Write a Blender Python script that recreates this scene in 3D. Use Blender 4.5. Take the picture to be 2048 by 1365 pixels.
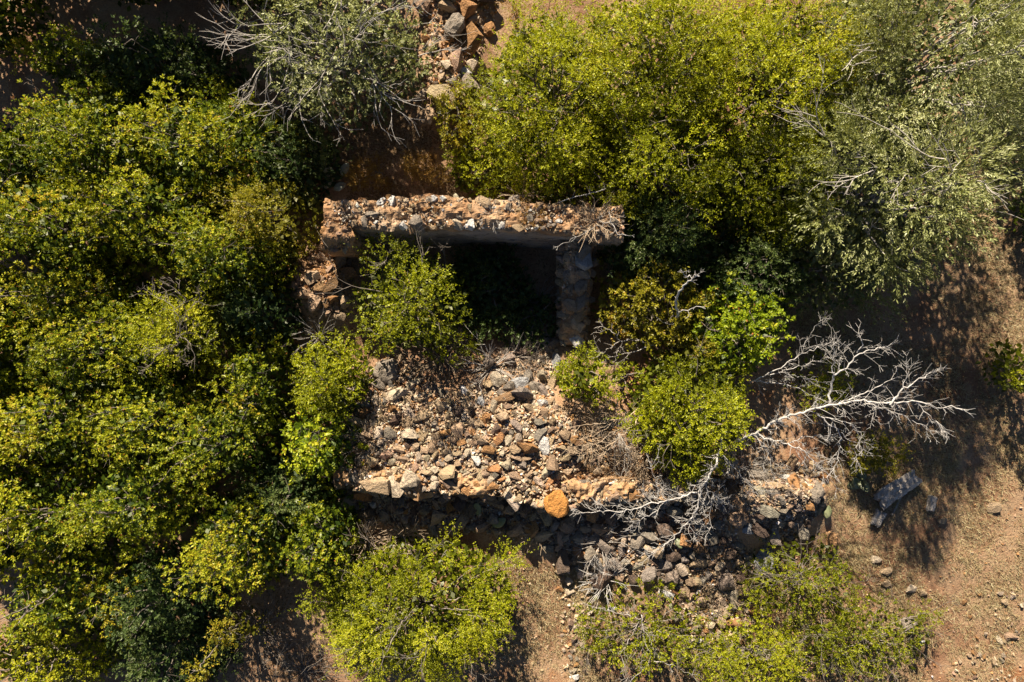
import bpy, bmesh, math, random
import numpy as np
from mathutils import Vector, Matrix, Euler

# ------------------------------------------------------------------ clear
for o in list(bpy.data.objects):
    bpy.data.objects.remove(o, do_unlink=True)
scene = bpy.context.scene
COL = scene.collection

# ------------------------------------------------------------------ camera, sky, sun, exposure
H = 13.66            # flying height of the camera above the ground (m)
K = 0.01             # metres per photograph pixel at ground level
cam_d = bpy.data.cameras.new('camera')
cam_d.sensor_width = 36.0
cam_d.lens = 36.0 * H / 20.48
cam_d.clip_end = 400.0
cam = bpy.data.objects.new('camera', cam_d)
cam.location = (0, 0, H)
cam.rotation_euler = (0, 0, 0)
COL.objects.link(cam)
scene.camera = cam

SUN_EL = math.radians(32.0)
SUN_AZ = math.atan2(-0.30, 1.0)           # from +Y towards +X
world = bpy.data.worlds.new('World')
scene.world = world
world.use_nodes = True
wn = world.node_tree.nodes
sky = wn.new('ShaderNodeTexSky')
sky.sky_type = 'NISHITA'
sky.sun_disc = False
sky.sun_elevation = SUN_EL
sky.sun_rotation = SUN_AZ
sky.altitude = 900.0
sky.air_density = 0.45
sky.dust_density = 0.2
wn['Background'].inputs['Strength'].default_value = 0.05
world.node_tree.links.new(sky.outputs['Color'], wn['Background'].inputs['Color'])

sun_d = bpy.data.lights.new('sun', 'SUN')
sun_d.energy = 5.0
sun_d.angle = math.radians(0.5)
sun_d.color = (1.0, 0.89, 0.73)
sun = bpy.data.objects.new('sun', sun_d)
sdir = Vector((math.sin(SUN_AZ) * math.cos(SUN_EL), math.cos(SUN_AZ) * math.cos(SUN_EL), math.sin(SUN_EL)))
sun.rotation_euler = (-sdir).to_track_quat('-Z', 'Y').to_euler()
sun.location = sdir * 30
COL.objects.link(sun)

scene.view_settings.view_transform = 'Standard'
scene.view_settings.look = 'None'
scene.view_settings.exposure = 1.30
scene.view_settings.gamma = 1.0
scene.view_settings.use_curve_mapping = False
scene.render.engine = 'CYCLES'
scene.cycles.max_bounces = 4
scene.cycles.diffuse_bounces = 1
scene.cycles.transmission_bounces = 2

# ------------------------------------------------------------------ helpers
def W(px, py, z=0.0):
    f = K * (H - z) / H
    return ((px - 1024.0) * f, (682.5 - py) * f, z)

def sstep(a, b, x):
    t = np.clip((x - a) / (b - a), 0, 1)
    return t * t * (3 - 2 * t)

_rt = np.random.default_rng(77).random((256, 256))
def vnoise(x, y, s=1.0):
    x = np.asarray(x, float) * s + 1000.0; y = np.asarray(y, float) * s + 1000.0
    xi = np.floor(x).astype(int); yi = np.floor(y).astype(int)
    fx = x - xi; fy = y - yi
    fx = fx * fx * (3 - 2 * fx); fy = fy * fy * (3 - 2 * fy)
    g = lambda i, j: _rt[i % 256, j % 256]
    a = g(xi, yi) * (1 - fx) + g(xi + 1, yi) * fx
    b = g(xi, yi + 1) * (1 - fx) + g(xi + 1, yi + 1) * fx
    return a * (1 - fy) + b * fy - 0.5

_sx = np.array([W(p, 0, .95)[0] for p in (640, 670, 740, 850, 1000, 1060, 1100, 1200, 1330, 1455, 1490)])
_sy = np.array([W(0, p, .95)[1] for p in (948, 958, 980, 986, 988, 1000, 1014, 1008, 1004, 996, 985)])
def south_line(x):
    return np.interp(x, _sx, _sy)

def gz(x, y):
    x = np.asarray(x, float); y = np.asarray(y, float)
    z = 0.10 * vnoise(x, y, .35) + 0.06 * vnoise(x, y, 1.1) + 0.025 * vnoise(x, y, 3.7)
    ys = south_line(x)
    dx = np.interp(x, [-3.75, -3.1, -2.6, .75, 1.3, 1.9, 3.6, 4.0], [0, .55, .85, .95, .80, .48, .45, 0])
    dy = np.interp(y - ys, [-.06, .05, .35, 1.6, 2.3, 3.1, 3.6], [0, .92, 1, .92, .45, .18, 0])
    z = z + dx * dy * (1 + .25 * vnoise(x, y, 1.6))
    # talus south of the wall
    ax = np.interp(x, [-3.9, -3.2, .2, 1.5, 3.5, 5.2, 6.1, 6.5], [0, .35, .35, .42, .48, .45, .3, 0])
    ty = np.interp(ys - y, [-.1, 0, .1, .5, 1.3, 1.9], [0, .6, 1, .7, .25, 0])
    z = z + ax * ty
    # rubble east of the corner
    z = z + .42 * np.exp(-(((x - 5.0) / .9) ** 2 + ((y + 3.1) / .8) ** 2))
    # northern rubble ridge (buried wall)
    z = z + .5 * np.exp(-((x + 1.25) / .62) ** 2) * sstep(3.6, 4.8, y)
    # red earth slumped off the west return
    z = z + .75 * np.exp(-(((x + 3.65) / .75) ** 2 + ((y - 1.0) / .85) ** 2))
    return z

def gz1(x, y):
    return float(gz(np.array([x]), np.array([y]))[0])

def on_ground(px, py):
    """world point of the ground seen at a photograph pixel"""
    z = 0.0
    for _ in range(6):
        x, y, _z = W(px, py, z)
        z = .5 * z + .5 * gz1(x, y)
    return x, y, gz1(x, y)

def np_mesh(name, V, F, mats=(), attrs=None, smooth=False):
    """mesh from arrays: V (n,3), F (m,k)"""
    V = np.ascontiguousarray(V, dtype=np.float32); F = np.ascontiguousarray(F, dtype=np.int32)
    me = bpy.data.meshes.new(name)
    m, k = F.shape
    me.vertices.add(len(V)); me.vertices.foreach_set('co', V.ravel())
    me.loops.add(m * k); me.loops.foreach_set('vertex_index', F.ravel())
    me.polygons.add(m)
    me.polygons.foreach_set('loop_start', np.arange(0, m * k, k, dtype=np.int32))
    if smooth:
        me.polygons.foreach_set('use_smooth', np.ones(m, dtype=bool))
    else:
        me.polygons.foreach_set('use_smooth', np.zeros(m, dtype=bool))
    for mt in mats: me.materials.append(mt)
    if attrs:
        for an, (typ, arr) in attrs.items():
            a = me.attributes.new(an, typ, 'FACE')
            key = 'value' if typ == 'FLOAT' else 'color'
            a.data.foreach_set(key, np.ascontiguousarray(arr, dtype=np.float32).ravel())
    me.update(calc_edges=True)
    me.validate()
    return me

def link(name, data, parent=None, loc=(0, 0, 0), label=None, cat=None, group=None, kind=None):
    o = bpy.data.objects.new(name, data)
    COL.objects.link(o)
    o.location = loc
    if parent is not None: o.parent = parent
    if label: o['label'] = label
    if cat: o['category'] = cat
    if group: o['group'] = group
    if kind: o['kind'] = kind
    return o

def thing(name, loc, label, cat, group=None):
    o = link(name, None, None, loc, label, cat, group)
    o.empty_display_size = .2
    return o

def unit(v):
    return v / np.maximum(np.linalg.norm(v, axis=-1, keepdims=True), 1e-9)

# ------------------------------------------------------------------ materials
class NB:
    def __init__(self, name):
        self.m = bpy.data.materials.new(name); self.m.use_nodes = True
        self.t = self.m.node_tree; self.n = self.t.nodes
        self.b = self.n['Principled BSDF']; self.out = self.n['Material Output']
    def add(self, typ, **kw):
        nd = self.n.new(typ)
        for k, v in kw.items(): setattr(nd, k, v)
        return nd
    def l(self, a, b): self.t.links.new(a, b)
    def noise(self, scale, detail=6, rough=.6, coord=None, dist=0):
        nd = self.add('ShaderNodeTexNoise'); nd.inputs['Scale'].default_value = scale
        nd.inputs['Detail'].default_value = detail; nd.inputs['Roughness'].default_value = rough
        nd.inputs['Distortion'].default_value = dist
        if coord is not None: self.l(coord, nd.inputs['Vector'])
        return nd.outputs['Fac']
    def ramp(self, fac, stops, interp='LINEAR'):
        r = self.add('ShaderNodeValToRGB'); e = r.color_ramp.elements; r.color_ramp.interpolation = interp
        while len(e) < len(stops): e.new(.5)
        for i, (p, c) in enumerate(stops):
            e[i].position = p; e[i].color = (*c, 1) if len(c) == 3 else c
        self.l(fac, r.inputs['Fac']); return r.outputs['Color']
    def mix(self, fac, a, b, mode='MIX'):
        m = self.add('ShaderNodeMix', data_type='RGBA', blend_type=mode)
        for s, v in ((0, fac), (6, a), (7, b)):
            if hasattr(v, 'is_linked'): self.l(v, m.inputs[s])
            elif isinstance(v, (int, float)): m.inputs[s].default_value = v
            else: m.inputs[s].default_value = (*v, 1)
        return m.outputs[2]
    def bump(self, h, strength=.5, dist=.02):
        b = self.add('ShaderNodeBump'); b.inputs['Strength'].default_value = strength
        b.inputs['Distance'].default_value = dist
        self.l(h, b.inputs['Height']); self.l(b.outputs['Normal'], self.b.inputs['Normal'])
    def pos(self):
        return self.add('ShaderNodeNewGeometry').outputs['Position']
    def fin(self, color, rough=.9, spec=.2):
        if hasattr(color, 'is_linked'): self.l(color, self.b.inputs['Base Color'])
        else: self.b.inputs['Base Color'].default_value = (*color, 1)
        self.b.inputs['Roughness'].default_value = rough
        self.b.inputs['Specular IOR Level'].default_value = spec
        return self.m

def m_ground():
    n = NB('earth'); p = n.pos()
    base = n.ramp(n.noise(.55, 5, .65, p), [(.30, (.17, .08, .047)), (.45, (.31, .178, .105)), (.58, (.40, .268, .165)), (.70, (.33, .15, .072))])
    fine = n.ramp(n.noise(28, 6, .75, p), [(.30, (.42, .40, .38)), (.5, (.95, .93, .90)), (.72, (1.35, 1.32, 1.2))])
    c = n.mix(.8, base, fine, 'MULTIPLY')
    straw = n.ramp(n.noise(3.2, 7, .7, p, .6), [(.50, (0, 0, 0)), (.66, (1, 1, 1))])
    c = n.mix(n.mix(.45, (0, 0, 0), straw), c, (.46, .34, .20))
    n.bump(n.noise(24, 5, .75, p), .9, .035)
    return n.fin(c, .95, .1)

def m_stone(src):
    n = NB('stone_' + src)
    tc = n.add('ShaderNodeTexCoord').outputs['Object'] if src == 'object' else n.pos()
    if src == 'object':
        oi = n.add('ShaderNodeObjectInfo'); col = oi.outputs['Color']
        mp = n.add('ShaderNodeVectorMath', operation='ADD')
        n.l(tc, mp.inputs[0]); sc = n.add('ShaderNodeVectorMath', operation='SCALE')
        sc.inputs[0].default_value = (17, 31, 23); n.l(oi.outputs['Random'], sc.inputs['Scale'])
        n.l(sc.outputs['Vector'], mp.inputs[1]); tc = mp.outputs['Vector']; s = 1.0
    else:
        a = n.add('ShaderNodeAttribute', attribute_name='col'); col = a.outputs['Color']; s = 6.0
    mott = n.ramp(n.noise(2.2 * s, 5, .7, tc), [(.28, (.50, .46, .42)), (.5, (1, 1, 1)), (.72, (1.30, 1.24, 1.15))])
    c = n.mix(.9, col, mott, 'MULTIPLY')
    sp = n.ramp(n.noise(5.0 * s, 5, .7, tc), [(.58, (0, 0, 0)), (.66, (1, 1, 1))])
    c = n.mix(n.mix(.35, (0, 0, 0), sp), c, (.36, .18, .07))
    n.bump(n.noise(3.5 * s, 5, .72, tc), .7, .25 if src == 'object' else .03)
    return n.fin(c, .9, .2)

def m_mortar(name, a, b, c3, crack=False):
    n = NB(name); p = n.pos()
    c = n.ramp(n.noise(1.7, 9, .7, p), [(.30, a), (.5, b), (.70, c3)])
    fine = n.ramp(n.noise(35, 6, .75, p), [(.3, (.5, .48, .46)), (.5, (1, 1, 1)), (.7, (1.25, 1.2, 1.15))])
    c = n.mix(.7, c, fine, 'MULTIPLY')
    if crack:
        mp = n.add('ShaderNodeMapping'); mp.inputs['Scale'].default_value = (1.0, 1.0, 3.5)
        n.l(p, mp.inputs['Vector'])
        nz = n.add('ShaderNodeTexNoise'); nz.inputs['Scale'].default_value = 2.0; n.l(mp.outputs['Vector'], nz.inputs['Vector'])
        av = n.add('ShaderNodeVectorMath', operation='ADD'); n.l(mp.outputs['Vector'], av.inputs[0]); n.l(nz.outputs['Color'], av.inputs[1])
        vo = n.add('ShaderNodeTexVoronoi', feature='DISTANCE_TO_EDGE'); vo.inputs['Scale'].default_value = 1.3
        n.l(av.outputs['Vector'], vo.inputs['Vector'])
        ck = n.ramp(vo.outputs['Distance'], [(.0, (1, 1, 1)), (.03, (0, 0, 0))])
        c = n.mix(ck, c, (.05, .04, .035))
    n.bump(n.noise(22, 10, .75, p), .8, .03)
    return n.fin(c, .95, .1)

def m_leaf(name, stops, trans=.35, rough=.42, spec=.35):
    n = NB(name)
    a = n.add('ShaderNodeAttribute', attribute_name='tint')
    c = n.ramp(a.outputs['Fac'], stops)
    c = n.mix(1.0, c, (.94, 1.03, 1.0), 'MULTIPLY')
    m = n.m; n.n.remove(n.b)
    df = n.add('ShaderNodeBsdfDiffuse'); n.l(c, df.inputs['Color'])
    tr = n.add('ShaderNodeBsdfTranslucent')
    br = n.mix(1.0, c, (1.4, 1.3, .5), 'MULTIPLY'); n.l(br, tr.inputs['Color'])
    ms = n.add('ShaderNodeMixShader'); ms.inputs['Fac'].default_value = trans
    n.l(df.outputs['BSDF'], ms.inputs[1]); n.l(tr.outputs['BSDF'], ms.inputs[2])
    gl = n.add('ShaderNodeBsdfGlossy'); gl.inputs['Roughness'].default_value = rough
    gl.inputs['Color'].default_value = (1, .97, .85, 1)
    m2 = n.add('ShaderNodeMixShader'); m2.inputs['Fac'].default_value = spec * .055
    n.l(ms.outputs['Shader'], m2.inputs[1]); n.l(gl.outputs['BSDF'], m2.inputs[2])
    n.l(m2.outputs['Shader'], n.out.inputs['Surface'])
    return m

def m_wood(name, a, b, scale=9.0):
    n = NB(name); p = n.pos()
    c = n.ramp(n.noise(scale, 6, .7, p), [(.32, a), (.62, b)])
    n.bump(n.noise(scale * 5, 6, .7, p), .5, .01)
    return n.fin(c, .85, .2)

def m_plain(name, a, b, scale, rough=.7, spec=.3):
    n = NB(name); p = n.pos()
    c = n.ramp(n.noise(scale, 5, .65, p), [(.35, a), (.65, b)])
    n.bump(n.noise(scale * 3, 4, .6, p), .3, .01)
    return n.fin(c, rough, spec)

M = {}
M['ground'] = m_ground()
M['stone'] = m_stone('object')
M['stones'] = m_stone('stuff')
M['earth_wall'] = m_mortar('earth_mortar', (.26, .13, .06), (.40, .25, .14), (.50, .37, .25))
M['plaster'] = m_mortar('old_plaster', (.22, .16, .11), (.36, .28, .21), (.30, .27, .25), crack=True)
M['orange_mortar'] = m_mortar('orange_mortar', (.30, .15, .065), (.44, .27, .14), (.52, .39, .26))
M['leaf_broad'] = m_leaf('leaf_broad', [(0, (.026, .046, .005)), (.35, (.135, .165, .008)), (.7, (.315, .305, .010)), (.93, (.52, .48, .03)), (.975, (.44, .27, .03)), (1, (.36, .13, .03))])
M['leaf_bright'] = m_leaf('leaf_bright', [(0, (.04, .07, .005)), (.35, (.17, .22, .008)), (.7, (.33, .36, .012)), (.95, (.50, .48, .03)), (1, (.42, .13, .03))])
M['leaf_fine'] = m_leaf('leaf_fine', [(0, (.040, .048, .003)), (.35, (.185, .190, .005)), (.7, (.37, .36, .006)), (.95, (.55, .50, .03)), (1, (.38, .22, .03))])
M['leaf_grey'] = m_leaf('leaf_grey', [(0, (.065, .070, .025)), (.4, (.17, .175, .050)), (.75, (.33, .32, .12)), (1, (.56, .52, .30))], .25, .4, .45)
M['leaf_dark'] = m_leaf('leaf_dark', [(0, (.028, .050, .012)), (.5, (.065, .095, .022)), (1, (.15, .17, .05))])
M['leaf_dry'] = m_leaf('leaf_dry', [(0, (.16, .07, .02)), (.5, (.30, .15, .035)), (1, (.45, .29, .08))], .3, .7, .1)
M['leaf_ochre'] = m_leaf('leaf_ochre', [(0, (.09, .085, .006)), (.5, (.24, .20, .012)), (.85, (.36, .29, .02)), (1, (.40, .20, .03))])
M['bark'] = m_wood('grey_bark', (.11, .085, .065), (.27, .23, .19))
M['bark_pale'] = m_wood('pale_bark', (.24, .21, .18), (.50, .455, .40))
M['dead'] = m_wood('dead_wood', (.27, .245, .215), (.62, .585, .54), 14)
M['dead_tan'] = m_wood('dead_tan_wood', (.34, .24, .15), (.56, .44, .31))
M['log'] = m_wood('weathered_log', (.19, .16, .13), (.50, .44, .375), 9)
M['cactus'] = m_plain('cactus_skin', (.11, .13, .06), (.20, .21, .11), 6, .45, .4)
M['cactus_grey'] = m_plain('dry_cactus_skin', (.30, .30, .22), (.46, .45, .34), 6, .6, .3)
M['straw'] = m_leaf('straw', [(0, (.26, .165, .085)), (.5, (.42, .30, .165)), (1, (.58, .47, .30))], .2, .8, .1)
M['litter'] = m_leaf('litter', [(0, (.09, .05, .03)), (.5, (.22, .12, .06)), (1, (.40, .28, .17))], .1, .8, .1)

PAL = {'tan': (.46, .335, .21), 'pale': (.58, .47, .34), 'orange': (.44, .235, .10), 'grey': (.32, .27, .215), 'dark': (.17, .12, .09),
       'white': (.74, .71, .66), 'pink': (.42, .285, .19), 'blue': (.40, .40, .40), 'brown': (.28, .17, .09)}
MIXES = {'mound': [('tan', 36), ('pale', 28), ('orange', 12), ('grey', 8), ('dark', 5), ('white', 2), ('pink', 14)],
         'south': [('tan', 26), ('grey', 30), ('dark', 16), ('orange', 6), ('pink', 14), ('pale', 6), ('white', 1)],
         'north': [('tan', 30), ('grey', 14), ('orange', 20), ('pink', 20), ('dark', 10), ('pale', 8)],
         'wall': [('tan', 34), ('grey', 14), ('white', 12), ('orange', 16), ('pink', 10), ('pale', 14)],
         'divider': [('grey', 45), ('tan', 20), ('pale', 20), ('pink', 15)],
         'earth': [('orange', 30), ('pink', 40), ('brown', 25), ('tan', 12)]}
def pick_col(rng, mix):
    names, w = zip(*MIXES[mix]); w = np.array(w, float)
    c = np.array(PAL[names[rng.choice(len(names), p=w / w.sum())]])
    return np.clip(c * rng.uniform(.72, 1.18) * (1 + rng.normal(0, .025, 3)), .02, .85)

# ------------------------------------------------------------------ stone shapes
def rock_mesh(seed, n=16, flat=.7, blocky=0.0):
    r = np.random.default_rng(seed)
    p = unit(r.normal(size=(n, 3)))
    if blocky:
        q = p / np.max(np.abs(p), axis=1, keepdims=True)
        p = p * (1 - blocky) + q * .8 * blocky
    p *= r.uniform(.82, 1.08, (n, 1))
    p[:, 2] *= flat
    p[:, 0] *= r.uniform(1.0, 1.35)
    bm = bmesh.new()
    for v in p: bm.verts.new(v)
    res = bmesh.ops.convex_hull(bm, input=bm.verts[:])
    junk = [e for e in res['geom_interior'] if isinstance(e, bmesh.types.BMVert)]
    bmesh.ops.delete(bm, geom=junk, context='VERTS')
    loose = [v for v in bm.verts if not v.link_faces]
    bmesh.ops.delete(bm, geom=loose, context='VERTS')
    bmesh.ops.recalc_face_normals(bm, faces=bm.faces[:])
    bmesh.ops.triangulate(bm, faces=bm.faces[:])
    me = bpy.data.meshes.new('stone'); bm.to_mesh(me); bm.free()
    me.materials.append(M['stone'])
    return me

ROCKS = [rock_mesh(100 + i, 13 + i % 6, .62 + .03 * (i % 6), (.1, .4, .7, .25)[i % 4]) for i in range(22)]
SLABS = [rock_mesh(300 + i, 26, .34, .8) for i in range(5)]
def rock_arrays(me):
    V = np.empty(len(me.vertices) * 3, np.float32); me.vertices.foreach_get('co', V)
    F = np.empty(len(me.polygons) * 3, np.int32); me.polygons.foreach_get('vertices', F)
    return V.reshape(-1, 3), F.reshape(-1, 3)
SMALL = [rock_arrays(rock_mesh(500 + i, 8, .7, .2)) for i in range(8)]

def boulder_mesh(seed, amp=.22, flat=.75, cut=9):
    bm = bmesh.new(); bmesh.ops.create_icosphere(bm, subdivisions=3, radius=1)
    r = np.random.default_rng(seed); ph = r.uniform(0, 6, 9)
    for v in bm.verts:
        c = v.co
        d = math.sin(2.1 * c.x + ph[0]) * math.sin(1.9 * c.y + ph[1]) + .6 * math.sin(4 * c.x + 3 * c.z + ph[2]) * math.sin(4.3 * c.y + ph[3]) + .3 * math.sin(9 * c.x + ph[4]) * math.sin(8 * c.y + 7 * c.z + ph[5])
        v.co = c * (1 + amp * d)
        v.co.z *= flat
        if v.co.z > cut: v.co.z = cut + (v.co.z - cut) * .25 + .03 * math.sin(11 * c.x) * math.sin(13 * c.y)
    me = bpy.data.meshes.new('boulder'); bm.to_mesh(me); bm.free()
    me.materials.append(M['stone'])
    for p in me.polygons: p.use_smooth = False
    return me

def stone_obj(parent, loc, r, col, rng, mesh=None, sxy=None, rotz=None, label=None, tilt=.35, name='stone'):
    o = link(name, mesh or ROCKS[rng.integers(len(ROCKS))], parent, loc)
    o.scale = (r * rng.uniform(.9, 1.15), r * rng.uniform(.75, 1.0), r * rng.uniform(.8, 1.05)) if sxy is None else sxy
    o.rotation_euler = (rng.normal(0, tilt), rng.normal(0, tilt), rng.uniform(0, 6.28) if rotz is None else rotz)
    o.color = (*col, 1)
    if label: o['label'] = label
    return o

def small_stones(pts, rad, cols, rng, name, parent, origin):
    """many small stones as one mesh"""
    Vs, Fs, Cs = [], [], []; off = 0
    which = rng.integers(0, len(SMALL), len(pts))
    ang = rng.uniform(0, 6.28, (len(pts), 3))
    for i, (p, r, c) in enumerate(zip(pts, rad, cols)):
        V, F = SMALL[which[i]]
        R = np.array(Euler((ang[i, 0] * .3, ang[i, 1] * .3, ang[i, 2])).to_matrix())
        Vs.append((V * r) @ R.T + p - origin); Fs.append(F + off); off += len(V)
        Cs.append(np.repeat([[*c, 1]], len(F), 0))
    me = np_mesh(name, np.concatenate(Vs), np.concatenate(Fs), [M['stones']], {'col': ('FLOAT_COLOR', np.concatenate(Cs))})
    return link(name, me, parent, (0, 0, 0) if parent else tuple(origin), kind='stuff')

def in_poly(x, y, poly):
    x = np.asarray(x); y = np.asarray(y); inside = np.zeros(x.shape, bool)
    n = len(poly); j = n - 1
    for i in range(n):
        xi, yi = poly[i]; xj, yj = poly[j]
        c = ((yi > y) != (yj > y)) & (x < (xj - xi) * (y - yi) / (yj - yi + 1e-12) + xi)
        inside ^= c; j = i
    return inside

def scatter(rng, poly, sizes, gap=.9):
    """dart throwing of discs in a pixel polygon; sizes: list of (count, rmin, rmax) in px, largest first"""
    poly = [tuple(p) for p in poly]; xs = [p[0] for p in poly]; ys = [p[1] for p in poly]
    P = np.zeros((0, 3))
    for cnt, r0, r1 in sizes:
        got = 0
        cx_ = rng.uniform(min(xs), max(xs), cnt * 14); cy_ = rng.uniform(min(ys), max(ys), cnt * 14)
        ok_ = in_poly(cx_, cy_, poly)
        for x, y in zip(cx_[ok_], cy_[ok_]):
            if got >= cnt: break
            r = rng.uniform(r0, r1)
            if len(P) and np.any((P[:, 0] - x) ** 2 + (P[:, 1] - y) ** 2 < ((P[:, 2] + r) * gap) ** 2): continue
            P = np.vstack([P, [x, y, r]]); got += 1
    return P

def rubble(name, label, poly, sizes, mix, seed, smallcount, fixed=(), small_r=(.025, .06), group=None, layer2=0):
    rng = np.random.default_rng(seed)
    cx = sum(p[0] for p in poly) / len(poly); cy = sum(p[1] for p in poly) / len(poly)
    o0 = np.array(on_ground(cx, cy))
    root = thing(name, tuple(o0), label, 'rubble', group)
    for (px, py, rx, ry, rot, cname, kindm, lab) in fixed:
        x, y, z = on_ground(px, py)
        f = K * (H - z) / H
        me = {'slab': SLABS[seed % 5], 'rock': ROCKS[(seed + int(px)) % len(ROCKS)], 'boulder': None}[kindm] or boulder_mesh(int(px))
        hz = min(rx, ry) * f
        so = stone_obj(root, (x - o0[0], y - o0[1], z - o0[2] + hz * .45), 1, PAL[cname], rng, me, (rx * f * .92, ry * f, hz * 1.0), math.radians(rot), lab, .08)
    P = scatter(rng, poly, sizes, .78)
    for px, py, _, _, _, _, _, _ in fixed: pass
    if len(fixed):
        fx = np.array([[f[0], f[1], min(f[2], f[3])] for f in fixed])
        d2 = (P[:, None, 0] - fx[None, :, 0]) ** 2 + (P[:, None, 1] - fx[None, :, 1]) ** 2
        P = P[np.all(d2 > (fx[None, :, 2] * .9 + P[:, None, 2] * .5) ** 2, axis=1)]
    P = P[np.argsort(-P[:, 2])]
    rest = []
    for i, (px, py, r) in enumerate(P):
        x, y, z = on_ground(px, py)
        rr = r * K * (H - z) / H
        c = pick_col(rng, mix)
        if i < 296 - len(fixed):
            stone_obj(root, (x - o0[0], y - o0[1], z - o0[2] + rr * rng.uniform(.05, .7)), rr * 1.1, c, rng)
        else:
            rest.append(((x, y, z + rr * .3), rr, c))
    # small fill
    xs = [p[0] for p in poly]; ys = [p[1] for p in poly]
    qx = rng.uniform(min(xs), max(xs), smallcount * 2); qy = rng.uniform(min(ys), max(ys), smallcount * 2)
    k = in_poly(qx, qy, poly); qx = qx[k][:smallcount]; qy = qy[k][:smallcount]
    f = K * .96
    X = (qx - 1024) * f; Y = (682.5 - qy) * f
    Z = gz(X, Y)
    for _ in range(3):
        X = (qx - 1024) * K * (H - Z) / H; Y = (682.5 - qy) * K * (H - Z) / H; Z = .5 * Z + .5 * gz(X, Y)
    Z = gz(X, Y)
    pts = [np.array(r[0]) for r in rest] + list(np.stack([X, Y, Z + .012], 1))
    rad = [r[1] for r in rest] + list(rng.uniform(small_r[0], small_r[1], len(X)) )
    cols = [r[2] for r in rest] + [pick_col(rng, mix) for _ in range(len(X))]
    small_stones(pts, rad, cols, rng, 'small_stones', root, o0)
    return root

# ------------------------------------------------------------------ ground
def build_ground():
    def grid(xs, ys):
        X, Y = np.meshgrid(xs, ys); Z = gz(X, Y)
        V = np.stack([X.ravel(), Y.ravel(), Z.ravel()], 1)
        nx = len(xs); ny = len(ys)
        i = np.arange(nx - 1)[None, :] + (np.arange(ny - 1) * nx)[:, None]
        F = np.stack([i, i + 1, i + 1 + nx, i + nx], -1).reshape(-1, 4)
        return V, F
    fine_x = np.arange(-11.5, 11.51, .065); fine_y = np.arange(-8.0, 8.01, .065)
    out = np.array([-260, -120, -60, -35, -22, -15]);
    xs = np.concatenate([out, fine_x, -out[::-1]]); ys = np.concatenate([out, fine_y, -out[::-1]])
    V, F = grid(xs, ys)
    return link('ground', np_mesh('ground', V, F, [M['ground']], smooth=True), kind='structure')
build_ground()

# ------------------------------------------------------------------ ruined walls
def edge_interp(pts, s):
    """pts: list of (px,py,z) -> world points at parameters s in 0..1"""
    w = np.array([W(*p) for p in pts]); t = np.linspace(0, 1, len(pts))
    return np.stack([np.interp(s, t, w[:, k]) for k in range(3)], -1)

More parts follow.
